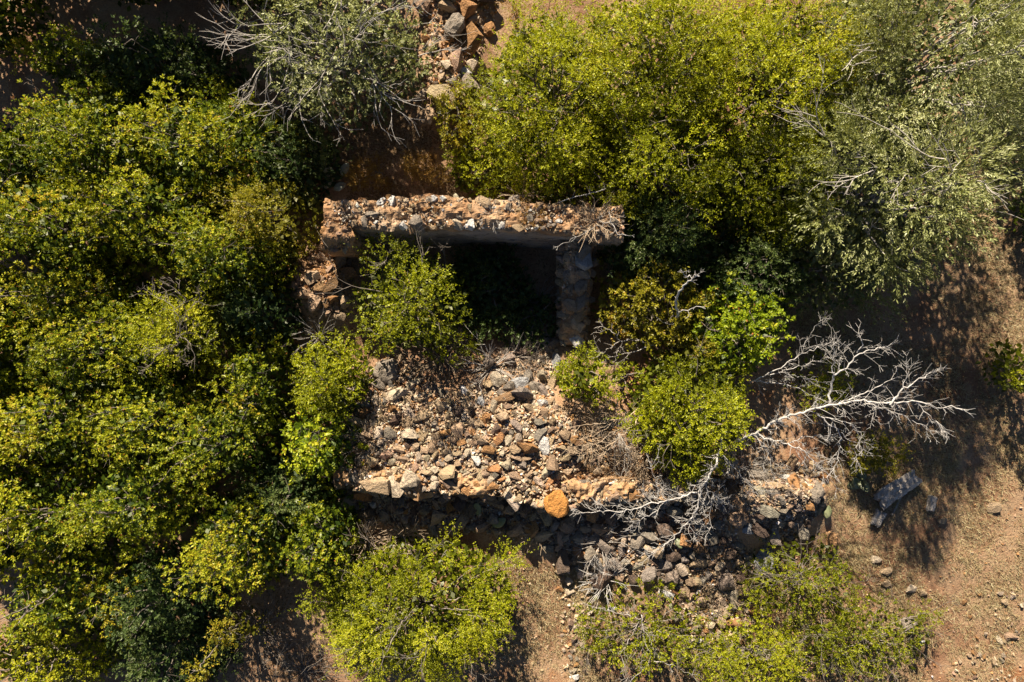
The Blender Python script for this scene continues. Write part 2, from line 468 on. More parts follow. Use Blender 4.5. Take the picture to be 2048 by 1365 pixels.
class Wall:
    def __init__(self, name, label, A, B, core_mat, seed, core_name='core', base=-.1, rough=.05, n=None, batter=.06, cap_mat=None):
        self.rng = np.random.default_rng(seed); self.A, self.B = A, B
        a0 = edge_interp(A, np.array([.5]))[0]; b0 = edge_interp(B, np.array([.5]))[0]
        self.o = np.array([(a0[0] + b0[0]) / 2, (a0[1] + b0[1]) / 2, 0.0])
        self.root = thing(name, tuple(self.o), label, 'wall'); self.root['kind'] = 'thing'
        L = np.linalg.norm(edge_interp(A, np.array([1.]))[0] - edge_interp(A, np.array([0.]))[0])
        n = n or int(L / .038) + 4
        s = np.linspace(0, 1, n)
        Ea = edge_interp(A, s); Eb = edge_interp(B, s)
        side = unit((Eb - Ea) * np.array([1, 1, 0])); 
        rows = []
        nf, nt = 20, 16
        for i in range(nf):                       # face under B, from ground up
            t = i / nf
            p = Eb.copy(); p[:, 2] = base + (Eb[:, 2] - base) * t
            p += side * (batter * (1 - t) + rough * .6 * vnoise(p[:, 0] * 1.0 + p[:, 1], p[:, 2] + seed, 3.0)[:, None] + rough * .5 * vnoise(p[:, 0] + p[:, 1] + 40, p[:, 2] + seed, 9.0)[:, None])
            rows.append(p)
        for i in range(nt + 1):
            t = i / nt
            p = Eb * (1 - t) + Ea * t
            nn = rough * 1.6 * vnoise(p[:, 0] + seed, p[:, 1] - seed, 2.6) + rough * 1.3 * vnoise(p[:, 0], p[:, 1], 8.0) + rough * .7 * vnoise(p[:, 0], p[:, 1], 19.0)
            p[:, 2] += nn - .05 * (abs(2 * t - 1) ** 4)
            if i in (0, nt):
                p += side * (rough * 2.0 * vnoise(p[:, 0] * 1.0 + p[:, 1], p[:, 1] * 0 + seed + i, 2.2) + rough * 1.2 * vnoise(p[:, 0] * 1.0 + p[:, 1], p[:, 1] * 0 + seed + i, 6.0))[:, None]
            rows.append(p)
        for i in range(1, nf + 1):
            t = 1 - i / nf
            p = Ea.copy(); p[:, 2] = base + (Ea[:, 2] - base) * t
            p -= side * (batter * (1 - t) + rough * .8 * vnoise(p[:, 0] + p[:, 1], p[:, 2] + seed + 9, 4.0)[:, None])
            rows.append(p)
        R = np.array(rows); m = len(R)             # (m, n, 3)
        V = R.reshape(-1, 3) - self.o
        i = np.arange(n - 1)[None, :] + (np.arange(m - 1) * n)[:, None]
        F = np.stack([i, i + 1, i + 1 + n, i + n], -1).reshape(-1, 4)
        # end caps as fans
        V = list(map(tuple, V)); F = [tuple(f) for f in F]
        for col, flip in ((0, False), (n - 1, True)):
            ring = [r * n + col for r in range(m)]
            F.append(tuple(ring if flip else ring[::-1]))
        me = bpy.data.meshes.new(core_name); me.from_pydata([tuple(map(float, v)) for v in V], [], [tuple(map(int, f)) for f in F])
        me.materials.append(core_mat)
        if cap_mat:
            me.materials.append(cap_mat)
            for k, p in enumerate(me.polygons):
                row = k // (n - 1)
                if k < (m - 1) * (n - 1) and nf - 2 <= row < nf + nt + 2: p.material_index = 1
        bm = bmesh.new(); bm.from_mesh(me); bmesh.ops.recalc_face_normals(bm, faces=bm.faces[:]); bm.to_mesh(me); bm.free()
        link(core_name, me, self.root)
    def top(self, s, t):
        a = edge_interp(self.A, np.array([s]))[0]; b = edge_interp(self.B, np.array([s]))[0]
        return a * t + b * (1 - t)
    def stone(self, s, t, r, col, dz=.3, mesh=None, sxy=None, rotz=None, label=None, tilt=.3):
        p = self.top(s, t) - self.o; p[2] += r * dz
        return stone_obj(self.root, tuple(p), r, col, self.rng, mesh, sxy, rotz, label, tilt)
    def fill(self, cnt, r0, r1, mix, s0=0, s1=1, t0=.05, t1=.95, gap=.85, dz=(-.45, .2)):
        if not hasattr(self, 'placed'): self.placed = []
        rng = self.rng; got = 0
        for _ in range(cnt * 12):
            if got >= cnt: break
            s = rng.uniform(s0, s1); t = rng.uniform(t0, t1); r = rng.uniform(r0, r1)
            p = self.top(s, t)
            if any((p[0] - q[0]) ** 2 + (p[1] - q[1]) ** 2 < ((r + q[2]) * gap) ** 2 for q in self.placed): continue
            self.placed.append((p[0], p[1], r)); got += 1
            self.stone(s, t, r, pick_col(rng, mix), rng.uniform(*dz))

def wall_gravel(wall, cnt, r0, r1, mix, s0=0, s1=1, seed=0):
    rng = np.random.default_rng(seed); P, R, C = [], [], []
    for _ in range(cnt):
        p = wall.top(rng.uniform(s0, s1), rng.uniform(.0, 1.0)); r = rng.uniform(r0, r1)
        P.append(p + np.array([0, 0, r * rng.uniform(-.4, .5)])); R.append(r); C.append(pick_col(rng, mix))
    small_stones(P, R, C, rng, 'small_stones', wall.root, wall.o)

def face_stones(wall, cnt, r0, r1, mix, zlo, zhi, s0=0, s1=1, seed=0, edge='B', gap=.85):
    """stones showing in the side of a wall"""
    rng = np.random.default_rng(seed); placed = []
    for _ in range(cnt * 12):
        if len(placed) >= cnt: break
        s = rng.uniform(s0, s1); e = edge_interp(wall.B if edge == 'B' else wall.A, np.array([s]))[0]
        z = zlo + (e[2] * zhi - zlo) * rng.random(); r = rng.uniform(r0, r1)
        if any((e[0] - q[0]) ** 2 + (e[1] - q[1]) ** 2 + (z - q[2]) ** 2 < ((r + q[3]) * gap) ** 2 for q in placed): continue
        placed.append((e[0], e[1], z, r))
        a = edge_interp(wall.A, np.array([s]))[0]; b = edge_interp(wall.B, np.array([s]))[0]
        d = unit((b - a) * np.array([1, 1, 0])) * (1 if edge == 'B' else -1)
        p = np.array([e[0], e[1], z]) + d * r * .25 - wall.o
        stone_obj(wall.root, tuple(p), r, pick_col(rng, mix), rng)

# north wall (plastered south face, rubble top)
NZ = 1.75
nw = Wall('ruined_stone_wall', 'long ruined stone wall with plastered face along the north side of the ruin',
          [(648, 404, NZ), (760, 400, NZ), (860, 396, NZ + .05), (960, 398, NZ + .05), (1050, 404, NZ), (1150, 410, NZ - .05), (1248, 416, NZ - .1)],
          [(648, 446, NZ), (760, 458, NZ), (860, 459, NZ), (960, 458, NZ), (1050, 460, NZ), (1150, 470, NZ - .05), (1248, 480, NZ - .1)],
          M['plaster'], 11, 'masonry', cap_mat=M['earth_wall'], rough=.08)
for (px, t, r, c) in [(750, .93, .10, 'white'), (772, .95, .11, 'white'), (800, .9, .09, 'pale'), (828, .9, .1, 'orange'), (848, .93, .11, 'pale'), (858, .95, .12, 'white'), (874, .95, .12, 'white'), (893, .7, .13, 'blue'), (910, .93, .09, 'pale'), (720, .22, .13, 'grey'), (792, .15, .16, 'white'), (822, .2, .24, 'grey'), (905, .15, .15, 'pale'), (930, .14, .16, 'white'), (905, .4, .14, 'grey'), (960, .13, .12, 'blue'), (995, .12, .15, 'white'), (735, .5, .14, 'grey'), (700, .12, .10, 'tan'), (955, .9, .17, 'tan'), (1010, .75, .12, 'grey'), (1130, .7, .1, 'grey'), (1195, .6, .12, 'blue'), (1225, .5, .13, 'grey')]:
    s = (px - 648) / 600.0
    nw.stone(s, t, r * .82, np.array(PAL[c]), -.1)
    if not hasattr(nw, 'placed'): nw.placed = []
    p = nw.top(s, t); nw.placed.append((p[0], p[1], r))
nw.fill(60, .05, .115, 'wall', .20, .72, .04, .97)
nw.fill(120, .03, .065, 'wall', .06, .85, .04, .97, dz=(-.2, .5))
nw.fill(24, .04, .08, 'divider', .8, 1, .05, .95)
wall_gravel(nw, 900, .012, .035, 'wall', 0, 1, 61)
face_stones(nw, 30, .07, .14, 'north', .5, .97, .02, .98, 5, 'A')

# west return: short stub of earth mortar running south from the corner
wr = Wall('wall_stub', 'short crumbling wall stub of reddish earth at the west corner of the ruin',
          [(646, 440, 1.74), (643, 470, 1.7), (641, 500, 1.5)], [(697, 452, 1.74), (704, 475, 1.72), (697, 502, 1.5)],
          M['earth_wall'], 23, 'earth_core', rough=.07)
wr.fill(26, .03, .07, 'earth', .05, 1, .05, .95, dz=(.0, .5)); wall_gravel(wr, 260, .012, .035, 'earth', 0, 1, 62)
# the north-west corner block continues the earth core on top of the long wall

# divider wall
dv = Wall('divider_wall', 'narrow dry stone divider wall in shade running south inside the ruin',
          [(1132, 484, 1.2), (1128, 540, .92), (1124, 610, .62), (1122, 690, .34)], [(1188, 484, 1.2), (1182, 540, .92), (1175, 610, .62), (1166, 690, .34)],
          M['earth_wall'], 31, 'earth_core', rough=.06)
dv.placed = []
for (s, t, r, c, me, lab) in [(.22, .30, .2, 'blue', SLABS[1], 'flat pale blue-grey slab'), (.97, .30, .15, 'white', None, None), (.83, .35, .15, 'pale', None, None), (.84, .75, .12, 'tan', None, None), (.66, .3, .17, 'grey', None, None), (.66, .72, .15, 'grey', None, None), (.50, .3, .17, 'grey', None, None), (.5, .75, .13, 'grey', None, None), (.36, .3, .15, 'grey', None, None), (.75, .3, .14, 'tan', None, None), (.1, .35, .14, 'grey', None, None)]:
    dv.stone(s, t, r, np.array(PAL[c]), .25, me, (.16, .23, .22) if me else None, .1 if me else None, lab, .08 if me else .3)
    p = dv.top(s, t); dv.placed.append((p[0], p[1], r))
dv.fill(60, .06, .13, 'divider', 0, 1, .02, .98); wall_gravel(dv, 400, .015, .045, 'divider', 0, 1, 63)
face_stones(dv, 70, .07, .14, 'divider', .1, .85, .03, .97, 6, 'A', .8)
face_stones(dv, 60, .07, .14, 'divider', .1, .85, .03, .97, 7, 'B', .8)

# south wall
sz = .98
sw_ = Wall('retaining_wall', 'low broken stone wall holding back the rubble on the south side',
           [(672, 930, .70), (745, 945, sz), (850, 948, .9), (1000, 950, sz), (1090, 968, .95), (1200, 960, .80), (1330, 962, .70), (1452, 956, .78)],
           [(668, 962, .70), (740, 986, sz), (850, 986, .9), (1000, 993, sz), (1090, 1020, .95), (1200, 1002, .80), (1330, 1004, .70), (1452, 992, .78)],
           M['orange_mortar'], 41, 'mortar_core', rough=.13)
sw_.placed = []
for (px, t, r, c) in [(752, .4, .27, 'tan'), (790, .35, .2, 'pale'), (818, .7, .23, 'pale'), (935, .3, .14, 'orange'), (957, .3, .15, 'orange'), (905, .4, .15, 'tan'), (980, .4, .13, 'orange'), (1015, .3, .14, 'pale'), (870, .4, .15, 'pale'), (712, .5, .14, 'grey'), (690, .4, .15, 'brown'), (1180, .3, .14, 'pink'), (1225, .35, .17, 'pink'), (1265, .3, .14, 'orange'), (1300, .4, .12, 'grey'), (1340, .35, .15, 'grey')]:
    s = np.interp(px, [670, 742, 850, 1000, 1090, 1200, 1330, 1452], np.linspace(0, 1, 8))
    sw_.stone(s, t, r, np.array(PAL[c]), .15); p = sw_.top(s, t); sw_.placed.append((p[0], p[1], r))
sw_.fill(70, .06, .13, 'mound', 0, .62, .02, .98); sw_.fill(110, .04, .095, 'mound', .58, 1, .02, .98, .75); wall_gravel(sw_, 1300, .015, .05, 'mound', 0, 1, 64)
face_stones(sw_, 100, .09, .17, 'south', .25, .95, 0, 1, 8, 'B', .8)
# orange boulder crowning the bend
ob = stone_obj(sw_.root, tuple(np.array(W(1113, 1008, 1.05)) - sw_.o), 1, (.58, .265, .07), np.random.default_rng(2), boulder_mesh(5, .23, .6, .30), (.235, .25, .30), .4, 'large bright orange boulder with a pale rim', .05)

# broken east corner
ec = Wall('wall_corner', 'broken orange stub of wall at the south-east corner beside the dead tree',
          [(1436, 880, 1.0), (1436, 920, 1.0), (1434, 952, .98)], [(1470, 880, 1.0), (1472, 920, 1.0), (1470, 960, .95)], M['orange_mortar'], 51, 'mortar_core', rough=.08)
ec.fill(22, .05, .11, 'mound')

# ------------------------------------------------------------------ rubble heaps
rubble('rubble_heap', 'sunlit heap of broken tan and orange stones filling the south room',
       [(715, 760), (790, 700), (840, 745), (900, 790), (960, 765), (1080, 780), (1150, 830), (1160, 940), (1090, 975), (740, 960), (700, 900)],
       [(16, 14, 20), (170, 8, 13), (900, 4, 8)], 'mound', 3, 5200,
       fixed=[(1087, 890, 13, 24, 5, 'white', 'slab', 'chalk-white squared block'), (795, 790, 24, 18, 20, 'pale', 'rock', None), (848, 832, 24, 14, 35, 'tan', 'rock', None),
              (820, 868, 20, 16, 10, 'pale', 'rock', None), (880, 810, 22, 16, 10, 'tan', 'rock', None), (963, 805, 9, 14, 0, 'blue', 'rock', None), (1010, 795, 26, 14, 15, 'brown', 'rock', None),
              (950, 920, 12, 14, 20, 'white', 'rock', None), (760, 770, 16, 14, 0, 'grey', 'rock', None), (1085, 805, 14, 12, 0, 'white', 'rock', None), (1056, 815, 14, 18, 30, 'tan', 'rock', None), (775, 740, 28, 24, 30, 'grey', 'boulder', None)])
rubble('rubble_heap', 'shaded blocks tumbled in the hollow below the divider wall',
       [(960, 730), (1040, 680), (1110, 660), (1120, 740), (1110, 790), (1000, 790)],
       [(14, 16, 24), (60, 8, 14)], 'divider', 4, 500,
       fixed=[(1037, 766, 22, 14, 20, 'blue', 'slab', None), (1018, 772, 16, 14, 50, 'grey', 'rock', None), (1065, 775, 18, 14, 10, 'grey', 'rock', None), (1112, 722, 9, 18, 0, 'blue', 'slab', None), (1090, 690, 20, 12, -40, 'grey', 'slab', None), (1050, 705, 24, 13, 0, 'dark', 'rock', None)])
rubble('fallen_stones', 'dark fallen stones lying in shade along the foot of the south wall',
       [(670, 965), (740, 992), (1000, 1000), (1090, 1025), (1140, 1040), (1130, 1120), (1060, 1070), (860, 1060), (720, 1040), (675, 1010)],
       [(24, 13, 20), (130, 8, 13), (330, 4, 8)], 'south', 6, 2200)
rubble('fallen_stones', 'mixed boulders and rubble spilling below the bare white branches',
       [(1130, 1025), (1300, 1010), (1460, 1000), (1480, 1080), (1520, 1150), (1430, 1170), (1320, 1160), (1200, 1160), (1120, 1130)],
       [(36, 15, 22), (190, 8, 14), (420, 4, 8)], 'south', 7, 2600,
       fixed=[(1475, 1035, 22, 17, 10, 'pink', 'boulder', 'rounded brown boulder'), (1502, 1055, 24, 14, 5, 'blue', 'slab', 'pale flat slab'), (1430, 1048, 18, 12, 0, 'grey', 'rock', None), (1400, 1095, 24, 14, -30, 'brown', 'rock', None), (1528, 1120, 22, 26, 10, 'blue', 'boulder', 'large pale grey boulder'), (1395, 1125, 18, 15, 0, 'tan', 'rock', None), (1275, 1085, 16, 22, 30, 'grey', 'rock', None), (1440, 1130, 16, 9, 30, 'pale', 'slab', None), (1345, 1110, 18, 14, 0, 'dark', 'rock', None)])
rubble('rubble_heap', 'low fan of grey pebbles and blocks beneath the fallen white tree',
       [(1470, 940), (1560, 920), (1640, 930), (1650, 1000), (1600, 1080), (1530, 1090), (1490, 1010)],
       [(14, 13, 20), (80, 6, 11), (200, 3, 6)], 'south', 8, 1500,
       fixed=[(1560, 975, 18, 11, -20, 'tan', 'rock', None), (1545, 988, 17, 13, 0, 'grey', 'rock', None), (1630, 985, 15, 20, 0, 'grey', 'boulder', None), (1612, 1012, 16, 10, 0, 'orange', 'rock', None), (1575, 1010, 11, 9, 0, 'pink', 'rock', None)])
rubble('rubble_ridge', 'ridge of large brown boulders from a buried wall at the top edge',
       [(830, -60), (1010, -60), (985, 60), (960, 110), (940, 180), (900, 240), (850, 240), (845, 150), (850, 60)],
       [(34, 20, 32), (80, 10, 18), (140, 5, 9)], 'north', 9, 1200,
       fixed=[(980, 62, 13, 14, 0, 'orange', 'boulder', 'orange block with a pale cap'), (893, 132, 13, 13, 0, 'pale', 'rock', None), (932, 147, 12, 11, 0, 'white', 'rock', None), (870, 95, 20, 16, 20, 'tan', 'rock', None), (908, 60, 22, 24, 0, 'grey', 'boulder', None), (855, 135, 18, 18, 0, 'pink', 'rock', None)])
rubble('earth_slump', 'slumped red earth and clods below the western wall stub',
       [(595, 520), (650, 500), (700, 520), (700, 600), (690, 640), (650, 630), (590, 590)],
       [(16, 11, 18), (60, 6, 10), (120, 3, 6)], 'earth', 10, 900)
rubble('earth_slump', 'reddish earth and broken stones below the mustard-green bush',
       [(1150, 860), (1260, 850), (1440, 890), (1440, 955), (1150, 960)],
       [(12, 9, 14), (70, 5, 9), (160, 3, 5)], 'earth', 15, 900)
rubble('stone_scatter', 'loose tan stones and clods between the low green shrubs at the bottom',
       [(1330, 1160), (1500, 1160), (1530, 1230), (1480, 1290), (1380, 1290), (1350, 1230)],
       [(14, 10, 17), (70, 5, 9), (120, 3, 5)], 'mound', 12, 700,
       fixed=[(1440, 1243, 14, 13, 0, 'tan', 'rock', None)])
rubble('stone_scatter', 'small pale stones on the bare track at the bottom edge',
       [(1100, 1120), (1180, 1110), (1190, 1200), (1170, 1365), (1260, 1390), (1130, 1390), (1120, 1200)],
       [(14, 6, 12), (50, 3, 6)], 'mound', 13, 140)
rubble('stone_scatter', 'small pale stones strewn over bare soil in the lower right corner',
       [(1980, 1180), (2060, 1170), (2060, 1390), (1850, 1390), (1930, 1300), (1970, 1250)],
       [(8, 5, 10), (30, 2.5, 5)], 'mound', 14, 60)

# loose rocks lying singly on the bare ground
rk = np.random.default_rng(55)
for (px, py, rx, ry, rot, c, kind, lab) in [
    (1985, 1015, 15, 12, 10, 'tan', 'slab', 'flat six-sided brown rock alone on bare ground at the right'),
    (1883, 1041, 10, 8, 0, 'tan', 'rock', 'small tan rock just right of the wood stub'),
    (1748, 1118, 11, 9, 0, 'pale', 'rock', 'pale stone at the edge of the lower right shrub, uppermost of a cluster'),
    (1772, 1142, 13, 9, 20, 'tan', 'rock', 'tan stone in the middle of the cluster beside the lower right shrub'),
    (1770, 1166, 11, 9, -10, 'tan', 'rock', 'tan stone lowest in the cluster beside the lower right shrub'),
    (1820, 1178, 10, 11, 0, 'pale', 'rock', 'pale rounded stone beside the branch shadow on bare soil'),
    (1843, 1185, 8, 7, 0, 'tan', 'rock', 'tan pebble right of the pale rounded stone on bare soil'),
    (1815, 1246, 15, 14, 0, 'grey', 'boulder', 'grey rock half hidden at the right tip of the low shrubs'),
    (1927, 1203, 6, 7, 0, 'orange', 'rock', 'small bright orange stone on bare soil, larger of two'),
    (1939, 1233, 5, 5, 0, 'orange', 'rock', 'small orange stone just below another orange stone'),
    (1958, 1189, 4, 4, 0, 'orange', 'rock', 'tiny orange stone uppermost on the bare soil'),
    (2008, 1203, 10, 7, 0, 'tan', 'rock', 'flat tan stone near the right edge below the shadow streaks'),
    (2020, 1272, 12, 9, -20, 'pink', 'rock', 'pinkish rock casting a dark shadow near the lower right edge'),
    (1844, 1284, 7, 6, 0, 'white', 'rock', 'small whitish stone below the shadow branches'),
    (1332, 1188, 17, 9, -20, 'white', 'rock', 'bright white broken stone in the low bottom shrub'),
    (1223, 1217, 11, 6, 10, 'white', 'slab', 'white flat stone beside the track left of the low shrub'),
    (1140, 1184, 9, 9, 0, 'pale', 'rock', 'pale round stone on the track below the dead brush'),
    (1185, 1282, 16, 9, 10, 'orange', 'slab', 'ochre slab at the left edge of the grey-branched shrub'),
    (1148, 1353, 9, 8, 0, 'white', 'rock', 'white stone at the very bottom of the track'),
    (1395, 1279, 10, 7, 0, 'white', 'rock', 'white stone between the two low bottom shrubs'),
    (660, 385, 9, 9, 0, 'pink', 'rock', 'dull red stone among cactus pads behind the west corner')]:
    x, y, z = on_ground(px, py)
    me = {'slab': SLABS[int(px) % 5], 'rock': ROCKS[int(px * 3 + py) % len(ROCKS)], 'boulder': boulder_mesh(int(px), .12, .7)}[kind]
    o = stone_obj(None, (x, y, z + min(rx, ry) * K * .4), 1, np.array(PAL[c]), rk, me, (rx * K, ry * K * 1.05, min(rx, ry) * K * .95), math.radians(rot), lab, .08, 'rock')
    o['category'] = 'rock'

# ------------------------------------------------------------------ branches
def tubes(lines, sides=5):
    Vs, Fs = [], []; off = 0
    ca = np.cos(np.arange(sides) * 2 * math.pi / sides); sa = np.sin(np.arange(sides) * 2 * math.pi / sides)
    for pts, rad in lines:
        pts = np.asarray(pts, float); n = len(pts)
        if n < 2: continue
        rad = np.asarray(rad, float)
        t = unit(np.gradient(pts, axis=0))
        ref = np.array([0, 0, 1.0]) if abs(t[0, 2]) < .8 else np.array([1.0, 0, 0])
        u = unit(np.cross(t, ref)); v = np.cross(t, u)
        R = pts[:, None, :] + rad[:, None, None] * (u[:, None, :] * ca[None, :, None] + v[:, None, :] * sa[None, :, None])
        Vs.append(R.reshape(-1, 3))
        j = np.arange(sides); jn = (j + 1) % sides
        i = (np.arange(n - 1) * sides)[:, None]
        Fs.append(np.stack([i + j, i + jn, i + sides + jn, i + sides + j], -1).reshape(-1, 4) + off)
        off += n * sides
    return np.concatenate(Vs), np.concatenate(Fs)

def smooth_line(P, R, rng, seg=.09, wob=.012):
    P = np.asarray(P, float); R = np.asarray(R, float)
    d = np.r_[0, np.cumsum(np.linalg.norm(np.diff(P, axis=0), axis=1))]
    n = max(3, int(d[-1] / seg) + 2); s = np.linspace(0, d[-1], n)
    Q = np.stack([np.interp(s, d, P[:, k]) for k in range(3)], -1)
    if n > 4:
        for _ in range(2): Q[1:-1] = .5 * Q[1:-1] + .25 * (Q[:-2] + Q[2:])
    Q[1:-1] += rng.normal(0, wob, (n - 2, 3))
    return Q, np.interp(s, d, R)

def twig_rec(rng, p, d, L, r, depth, out, bend=.28, nch=(2, 4), ang=(.5, 1.1), up=.05, shrink=(.4, .7)):
    n = max(2, int(L / .12)); d = unit(d)
    st = np.cumsum(rng.normal(0, bend * .5, (n, 3)) + np.array([0, 0, up]), 0) + d
    pts = np.vstack([p[None, :], p + np.cumsum(unit(st), 0) * (L / n)])
    out.append((pts, np.linspace(r, max(.0022, r * .35), n + 1)))
    if depth <= 0: return
    for _ in range(rng.integers(nch[0], nch[1] + 1)):
        k = rng.integers(max(1, n // 4), n + 1)
        ax = unit(np.cross(pts[min(k, n)] - pts[k - 1], rng.normal(size=3)))
        dd = unit(pts[k] - pts[k - 1]); a = rng.uniform(*ang)
        nd = dd * math.cos(a) + ax * math.sin(a)
        twig_rec(rng, pts[k], nd, L * rng.uniform(*shrink), max(.0025, r * .6), depth - 1, out, bend, nch, ang, up, shrink)

def dead_tree(name, label, limbs, base, mat, seed, twig_len=.35, twig_n=6, group=None, cat='dead tree', twig_depth=2, part='limb', spread=(.6, 1.2)):
    """limbs: list of (list of (px,py,z), r0, r1); base (px,py) on the ground"""
    rng = np.random.default_rng(seed)
    b = np.array(on_ground(*base)); root = thing(name, tuple(b), label, cat, group)
    for pts, r0, r1 in limbs:
        P = np.array([W(*p) for p in pts])
        Q, R = smooth_line(P, np.linspace(r0, r1, len(P)) * .53, rng, .07, .014)
        V, F = tubes([(Q - b, R)], 7)
        lo = link(part, np_mesh(part, V, F, [mat], smooth=True), root)
        out = []
        L = np.linalg.norm(np.diff(Q, axis=0), axis=1).sum()
        for _ in range(int(L * twig_n)):
            k = rng.integers(max(1, len(Q) // 8), len(Q)); dd = unit(Q[k] - Q[k - 1])
            ax = unit(np.cross(dd, rng.normal(size=3) + np.array([0, 0, .6]))); a = rng.uniform(*spread)
            nd = dd * math.cos(a) + ax * math.sin(a)
            twig_rec(rng, Q[k], nd, twig_len * rng.uniform(.35, 1.2), max(.0035, R[k] * .34), rng.integers(0, twig_depth + 1), out, .25)
        # forked tip
        for _ in range(2):
            twig_rec(rng, Q[-1], unit(Q[-1] - Q[-2]) + rng.normal(0, .4, 3), twig_len * .7, max(.004, r1 * .8), 1, out, .25)
        V, F = tubes([(p - b, r) for p, r in out], 3)
        link('twigs', np_mesh('twigs', V, F, [mat], smooth=True), lo, kind='stuff')
    return root

def brush(name, label, px, py, n, L, mat, seed, z0=0.0, up=.6, r=.006, depth=1, lean=(0, 0), cat='dead shrub', zbase=None, group=None, nch=(2, 4)):
    """dead radiating shrub: every stem a polyline from one base"""
    rng = np.random.default_rng(seed)
    b = np.array(on_ground(px, py)) if zbase is None else np.array(W(px, py, zbase))
    stems, twigs = [], []
    for i in range(n):
        a = rng.uniform(0, 6.28); d = np.array([math.cos(a) + lean[0], math.sin(a) + lean[1], rng.uniform(.1, up)])
        out = []
        twig_rec(rng, np.zeros(3), d, L * rng.uniform(.6, 1.1), r * 1.25, depth, out, .22, nch, (.3, .8))
        stems.append(out[0]); twigs += out[1:]
    root = thing(name, tuple(b), label, cat, group)
    V, F = tubes(stems, 4); st = link('stems', np_mesh('stems', V, F, [mat], smooth=True), root, kind='stuff')
    if twigs:
        V, F = tubes(twigs, 3); link('twigs', np_mesh('twigs', V, F, [mat], smooth=True), st, kind='stuff')
    return root

# ------------------------------------------------------------------ foliage
TYPES = {  # leaf length, width, leaves per spray, spray length, leaf area index, cluster(0..1), material
    'broad':  dict(l=.056, w=.027, k=11, s=.14, lai=2.5, cl=.55, m='leaf_broad', out=.3, lobe=.31, inner=1.9),
    'bright': dict(l=.056, w=.028, k=11, s=.14, lai=2.5, cl=.5, m='leaf_bright', out=.3, lobe=.31, inner=1.6),
    'fine':   dict(l=.038, w=.0165, k=15, s=.22, lai=2.2, cl=.1, m='leaf_fine', out=.5, lobe=.32, inner=1.6),
    'small':  dict(l=.040, w=.020, k=13, s=.16, lai=2.6, cl=.2, m='leaf_fine', out=.3, lobe=.28, inner=1.6),
    'grey':   dict(l=.062, w=.016, k=14, s=.30, lai=2.4, cl=.05, m='leaf_grey', out=.9, lobe=.40, inner=1.3),
    'sparse': dict(l=.040, w=.017, k=12, s=.16, lai=1.2, cl=.3, m='leaf_fine', out=.2, lobe=.28, inner=.25),
    'greysparse': dict(l=.048, w=.022, k=10, s=.15, lai=1.6, cl=.4, m='leaf_grey', out=.3, lobe=.34, inner=1.1),
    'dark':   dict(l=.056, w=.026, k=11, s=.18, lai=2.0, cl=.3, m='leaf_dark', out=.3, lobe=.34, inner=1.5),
    'outer':  dict(l=.09, w=.05, k=8, s=.2, lai=3.6, cl=.3, m='leaf_broad', out=.3, lobe=.4, inner=4.0),
    'dry':    dict(l=.030, w=.010, k=14, s=.16, lai=1.4, cl=.1, m='leaf_dry', out=.3, lobe=.25, inner=0),
    'ochre':  dict(l=.050, w=.025, k=10, s=.16, lai=2.5, cl=.3, m='leaf_ochre', out=.3, lobe=.30, inner=1.2),
}
LEAFCOUNT = [0]
